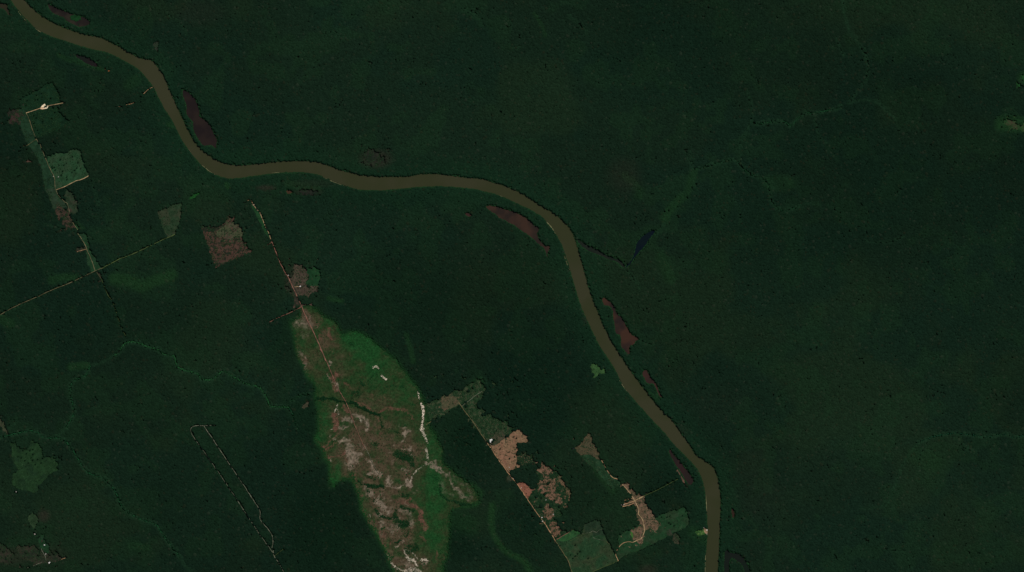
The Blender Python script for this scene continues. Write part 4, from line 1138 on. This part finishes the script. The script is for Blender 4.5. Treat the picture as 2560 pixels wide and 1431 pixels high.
tint = base / KEXP * KF
east = sample(eastF, tx, ty) > .5
near = sample(nearR, tx, ty) + (fbm(tx, ty, 30, 171) - .5) * .5 > .55
M_LEAF = leaf_mat('canopy_leaves')


def canopy(name, x, y, r, h, col, label, cat, sides=5, z=0.0, mat=None, skirt=.4):
    """every tree its own irregular domed crown: apex, shoulder ring, skirt ring."""
    n = len(x)
    if n == 0:
        return None
    X, Y = (x - W / 2) * MPP, (H / 2 - y) * MPP
    k = sides
    ph = RNG.uniform(0, 2 * math.pi, n)[:, None] + (np.arange(k) * 2 * math.pi / k)[None] + RNG.uniform(-.3, .3, (n, k))
    r1 = r[:, None] * RNG.uniform(.62, 1.0, (n, k))
    z1 = h[:, None] * (skirt + (1 - skirt) * RNG.uniform(.62, .9, (n, k)))
    r2 = r[:, None] * RNG.uniform(.96, 1.2, (n, k))
    z2 = h[:, None] * RNG.uniform(skirt - .08, skirt + .08, (n, k))
    v = np.empty((n, 2 * k + 1, 3), np.float32)
    v[:, 0, 0] = X + r * RNG.uniform(-.25, .25, n)
    v[:, 0, 1] = Y + r * RNG.uniform(-.25, .25, n)
    v[:, 0, 2] = z + h
    v[:, 1:k + 1, 0] = X[:, None] + r1 * .72 * np.cos(ph)
    v[:, 1:k + 1, 1] = Y[:, None] + r1 * .72 * np.sin(ph)
    v[:, 1:k + 1, 2] = z + z1
    v[:, k + 1:, 0] = X[:, None] + r2 * np.cos(ph)
    v[:, k + 1:, 1] = Y[:, None] + r2 * np.sin(ph)
    v[:, k + 1:, 2] = z + z2
    b = (np.arange(n) * (2 * k + 1))[:, None, None]
    i = np.arange(k)
    j = (i + 1) % k
    t1 = (np.stack([np.zeros(k, int), 1 + i, 1 + j], 1)[None] + b).reshape(-1, 3)
    t2 = (np.stack([1 + i, 1 + k + i, 1 + k + j, 1 + j], 1)[None] + b).reshape(-1, 4)
    o = np_mesh(name, v.reshape(-1, 3), [t1, t2], mat or M_LEAF)
    c = np.ones((n, 2 * k + 1, 4), np.float32)
    c[:, :, :3] = col[:, None, :]
    a = o.data.attributes.new('leaf_tint', 'FLOAT_COLOR', 'POINT')
    a.data.foreach_set('color', c.ravel())
    tag(o, label, cat, kind='stuff')
    return o


for nm, m, lb in (('rainforest', east & ~near, 'dense dark rainforest canopy filling the land northeast of the river'),
                  ('rainforest', ~east & ~near, 'dense dark rainforest canopy southwest of the river'),
                  ('riverside_forest', east & near, 'greener riverside forest along the northeast bank'),
                  ('riverside_forest', ~east & near, 'greener riverside forest along the southwest bank')):
    canopy(nm, tx[m], ty[m], rad[m], hgt[m], tint[m], lb, 'forest', skirt=.78)

# ------------------------------------------------------------------ CREEK THICKETS
for c, wdt, colr, lb in CREEKS:
    l = np.array(smooth_line(pts(c), 6))
    d = np.concatenate([[0], np.cumsum(np.hypot(*np.diff(l, axis=0).T))])
    m = int(d[-1] * wdt * .7)
    t = RNG.uniform(0, d[-1], m)
    cx = np.interp(t, d, l[:, 0]) + RNG.normal(0, wdt * .5, m)
    cy = np.interp(t, d, l[:, 1]) + RNG.normal(0, wdt * .5, m)
    gapn = fbm(cx, cy, 22, 211)
    ok = (gapn > .1) & (sample(waterF, cx, cy) < .5)
    cx, cy = cx[ok], cy[ok]
    m = len(cx)
    col = np.tile(lin(colr), (m, 1)) * (0.7 + .6 * RNG.random(m))[:, None] / KEXP * 1.32
    canopy('creek_thicket', cx, cy, RNG.uniform(4, 7.5, m), RNG.uniform(13, 19, m), col, lb, 'thicket')

# ------------------------------------------------------------------ BANK BUSHES along every shore
bx, by = grid(1.7, -20, W + 20, -20, H + 20)
wb_ = sample(waterB, bx, by)
ok = (wb_ > .035) & (sample(waterF, bx, by) < .5) & (sample(openF, bx, by) < .5) & (sample(roadF, bx, by) < .5) & (RNG.random(len(bx)) < .97)
bx, by = bx[ok], by[ok]
m = len(bx)
col = np.tile(lin((22, 46, 26)), (m, 1)) * (0.75 + .5 * RNG.random(m))[:, None] / KEXP * 1.3
eb = sample(eastF, bx, by) > .5
for q_, lb in ((eb, 'low bushes lining the northeast bank and eastern lake shores'), (~eb, 'low bushes lining the southwest bank and western lake shores')):
    canopy('bank_bushes', bx[q_], by[q_], RNG.uniform(4, 6.2, q_.sum()), RNG.uniform(4, 9, q_.sum()), col[q_], lb, 'bushes', skirt=.5)

# ------------------------------------------------------------------ REGROWTH in the clearings, shrubs on the savanna
sx, sy = grid(2.3, 0, W, 0, H)
pr = sample(scrubF, sx, sy) * sample(openF, sx, sy)
ok = (RNG.random(len(sx)) < (pr * 1.3 + .03 * (pr > 0)) * (0.15 + 1.5 * sstep(.4, .65, fbm(sx, sy, 9, 231)))) & (sample(roadF, sx, sy) < .5) & (sample(waterB, sx, sy) < .1)
sx, sy = sx[ok], sy[ok]
m = len(sx)
col = np.tile(lin((22, 42, 25)), (m, 1))
col = mixv(col, RNG.random(m) * .7, (34, 54, 32)) * (0.7 + .6 * RNG.random(m))[:, None] / KEXP * 1.2
canopy('regrowth', sx, sy, RNG.uniform(2.5, 5.5, m), RNG.uniform(3, 8, m), col, 'scattered dark green regrowth bushes over the cleared fields', 'bushes')
sx, sy = grid(1.9, SX0, SX1 - 4, SY0, SY1 - 4)
pi_, pj_ = ((sx - SX0) / SRES).astype(int), ((sy - SY0) / SRES).astype(int)
ws, lush_, sand_ = wWet[pj_, pi_], wLush[pj_, pi_], wSand[pj_, pi_]
svs = sample(savSoft, sx, sy)
pr = (svs > .15) * (ws * .8 + .08 + .12 * lush_ + .5 * (1 - sstep(.3, .9, svs))) + .22 * (sand_ > .3) * (svs > .15)
ok = (RNG.random(len(sx)) < pr) & (sample(openF, sx, sy) < .5) & (sample(roadF, sx, sy) < .5)
sx, sy, ws, lush_ = sx[ok], sy[ok], ws[ok], lush_[ok]
m = len(sx)
col = np.tile(lin((24, 52, 27)), (m, 1))
col = mixv(mixv(col, lush_, (26, 70, 33)), ws, (16, 40, 22)) * (0.7 + .6 * RNG.random(m))[:, None] / KEXP * 1.15
canopy('savanna_shrubs', sx, sy, RNG.uniform(2.4, 5.2, m) + 2 * ws, RNG.uniform(2, 6, m) + 4 * ws, col, 'low green shrubs dotted over the savanna and lining its stream', 'shrubs', z=3.0)

# ------------------------------------------------------------------ SINGLE TREES left standing
M_BARK = plain_mat('bark', (0.12, 0.09, 0.065), .9, 0.0)


def single_leaf():
    m, N, L, B = new_mat('tree_leaves', .9)
    tc = N.new('ShaderNodeTexCoord').outputs['Object']
    oi = N.new('ShaderNodeObjectInfo').outputs['Random']
    c1 = mixc(N, L, nz(N, L, tc, 3, 3), tuple(v * .8 for v in alb((15, 34, 20))), tuple(v * 1.5 for v in alb((18, 38, 22))))
    L.new(mixc(N, L, oi, c1, tuple(v * 1.2 for v in alb((20, 42, 24)))), B.inputs['Base Color'])
    return m


M_TREE = single_leaf()


def tree_meshes(seed):
    r = random.Random(seed)
    bm = bmesh.new()

    def limb(a, b, ra, rb, k=6):
        a, b = Vector(a), Vector(b)
        d = (b - a).normalized()
        u = d.orthogonal().normalized()
        w = d.cross(u)
        R0 = [bm.verts.new(a + (u * math.cos(2 * math.pi * i / k) + w * math.sin(2 * math.pi * i / k)) * ra) for i in range(k)]
        R1 = [bm.verts.new(b + (u * math.cos(2 * math.pi * i / k) + w * math.sin(2 * math.pi * i / k)) * rb) for i in range(k)]
        for i in range(k):
            bm.faces.new((R0[i], R0[(i + 1) % k], R1[(i + 1) % k], R1[i]))
    limb((0, 0, -0.3), (.3, .1, 9), .6, .4)
    tips = []
    for i in range(5):
        a = i * 2 * math.pi / 5 + r.uniform(-.3, .3)
        t = (math.cos(a) * r.uniform(3, 5), math.sin(a) * r.uniform(3, 5), r.uniform(12, 15))
        limb((.25, .08, r.uniform(6.5, 8.8)), t, .25, .1, 5)
        tips.append(t)
    tm = bpy.data.meshes.new('trunk')
    bm.to_mesh(tm)
    bm.free()
    tm.materials.append(M_BARK)
    bm = bmesh.new()
    for t in tips + [(0, 0, 16.5), (1.5, -1.2, 15.5), (-1.6, 1.4, 15.2)]:
        for _ in range(16):
            p = Vector(t) + Vector((r.gauss(0, 1.7), r.gauss(0, 1.7), r.gauss(0, 1.0)))
            nrm = (p - Vector((0, 0, 10))).normalized() + Vector((r.gauss(0, .35), r.gauss(0, .35), r.gauss(0, .35)))
            u = nrm.orthogonal().normalized()
            w = nrm.normalized().cross(u)
            s = r.uniform(.9, 1.7)
            vs = [bm.verts.new(p + u * math.cos(q) * s * r.uniform(.7, 1.1) + w * math.sin(q) * s * r.uniform(.7, 1.1)) for q in (0, 1.3, 2.5, 3.8, 5.1)]
            bm.faces.new(vs)
    cm = bpy.data.meshes.new('crown')
    bm.to_mesh(cm)
    bm.free()
    cm.materials.append(M_TREE)
    return tm, cm


TREES = [tree_meshes(i) for i in range(4)]
GROUPS = [("N2: 510,185 660,250 760,310 860,200 950,300 640,350 520,370 570,380 480,300 540,390 930,390 700,440 580,420 900,420 770,570 680,500 850,460 990,400 760,540 720,340",
           'dark tree left standing in the square pale green pasture', 'trees left standing in the square pasture'),
          ("N1: 520,325 685,345 600,370 450,460 830,420 430,540 690,400 620,440 580,450", 'dark tree left standing in the dim pasture above the sandy farmyard', 'trees in the pasture above the sandy farmyard'),
          ("N1: 600,740 620,940 560,830 640,990 580,900 700,800 850,750 560,700 900,650", 'dark tree left standing in the dim pasture below the sandy farmyard', 'trees in the pasture below the sandy farmyard'),
          ("N5: 415,465 595,455 595,540 540,470 480,525 560,600 680,630 770,605 840,550 640,720 450,650 510,690 330,580 390,600 590,640 740,690", 'dark tree left standing in the mossy pasture near the left edge',
           'trees in the mossy left pasture'),
          ("M8: 1000,625 960,640 1110,520 985,720 1060,760 880,640 1180,620 1010,740 1230,560", 'dark tree left standing in the wide ranch pasture', 'trees in the wide ranch pasture'),
          ("G: 880,1195 880,1290 860,1310 900,1270 750,1200 840,1280 920,1250 990,1310", 'dark tree left standing in the big lower pasture', 'trees in the big lower pasture'),
          ("M5: 1355,830 1390,845 1180,980 1300,1105 1295,1020", 'dark tree left standing in the tan ploughed field', 'trees in the tan ploughed field')]
SINGLE = [("M1: 595,320", 'lone dark tree in the rounded deep green meadow', 1.3), ("N1: 738,562", 'dark tree inside the bright sandy farmyard', 1.5)]


def place_tree(x, y, s, label, group=None):
    root = bpy.data.objects.new('tree', None)
    root.empty_display_size = 2
    COL.objects.link(root)
    root.location = (*wx((x, y)), LAYER[0] * 0 + .3)
    root.rotation_euler.z = random.uniform(0, 6.28)
    root.scale = (s, s, s * random.uniform(.85, 1.1))
    tm, cm = random.choice(TREES)
    for nm, me in (('trunk', tm), ('crown', cm)):
        o = bpy.data.objects.new(nm, me)
        COL.objects.link(o)
        o.parent = root
    tag(root, label, 'tree', group)


for s, lb, gp in GROUPS:
    for x, y in pts(s):
        place_tree(x, y, random.uniform(.9, 1.35), lb, gp)
for s, lb, k in SINGLE:
    place_tree(*pts(s)[0], k, lb)

# ------------------------------------------------------------------ HOUSES
M_WALL = plain_mat('whitewashed_wall', (.62, .56, .48), .85, .1)
M_ROOFS = [plain_mat('bright_metal_roof', (.78, .76, .72), .6, .2, 3, .1), plain_mat('weathered_metal_roof', (.45, .42, .37), .7, .15, 3, .25), plain_mat('clay_roof', (.45, .25, .17), .85, .1, 2, .25)]
M_DOOR = plain_mat('door_wood', (.16, .09, .05), .7, .2)
M_PANE = plain_mat('window_glass', (.05, .07, .08), .1, .5)


def house(x, y, L, Wd, rot, roof, label, name='house', z=0.9):
    root = bpy.data.objects.new(name, None)
    COL.objects.link(root)
    root.location = (*wx((x, y)), z)
    root.rotation_euler.z = math.radians(rot)
    a, b, h, rh, t = L / 2, Wd / 2, 3.0, Wd * .22, .15
    wv = [(-a, -b, -1), (a, -b, -1), (a, b, -1), (-a, b, -1), (-a, -b, h), (a, -b, h), (a, b, h), (-a, b, h), (-a, 0, h + rh), (a, 0, h + rh)]
    mesh_obj('wall', wv, [(0, 1, 5, 4), (2, 3, 7, 6), (1, 2, 6, 9, 5), (3, 0, 4, 8, 7)], M_WALL, root)
    e = .7
    k = rh / b
    zb, zr = h - e * k + .03, h + rh + .03
    lo = [(-a - e, -b - e, zb), (a + e, -b - e, zb), (a + e, 0, zr), (-a - e, 0, zr), (-a - e, b + e, zb), (a + e, b + e, zb)]
    rv = lo + [(p[0], p[1], p[2] + t) for p in lo]
    mesh_obj('roof', rv, [(6, 7, 8, 9), (9, 8, 11, 10), (3, 2, 1, 0), (4, 5, 2, 3), (0, 1, 7, 6), (5, 4, 10, 11), (1, 2, 8, 7), (2, 5, 11, 8), (0, 6, 9, 3), (3, 9, 10, 4)], M_ROOFS[roof], root)

    def panel(nm, x0, x1, z0, z1, m):
        y0, y1 = -b - .06, -b + .02
        vs = [(x0, y0, z0), (x1, y0, z0), (x1, y0, z1), (x0, y0, z1), (x0, y1, z0), (x1, y1, z0), (x1, y1, z1), (x0, y1, z1)]
        mesh_obj(nm, vs, [(0, 1, 2, 3), (1, 5, 6, 2), (4, 0, 3, 7), (3, 2, 6, 7), (0, 4, 5, 1)], m, root)
    panel('door', -.5, .5, -.6, 2.1, M_DOOR)
    panel('window', -a * .7, -a * .7 + 1.2, .9, 2.0, M_PANE)
    panel('window', a * .7 - 1.2, a * .7, .9, 2.0, M_PANE)
    tag(root, label, 'barn' if name == 'barn' else 'house')


def P1(s):
    return pts(s)[0]


for s,*r in HOUSES:
    house(*P1(s), r[0] * (1 if r[5] == 'barn' else .85), r[1] * (1 if r[5] == 'barn' else .85), r[2], r[3], r[4], r[5])
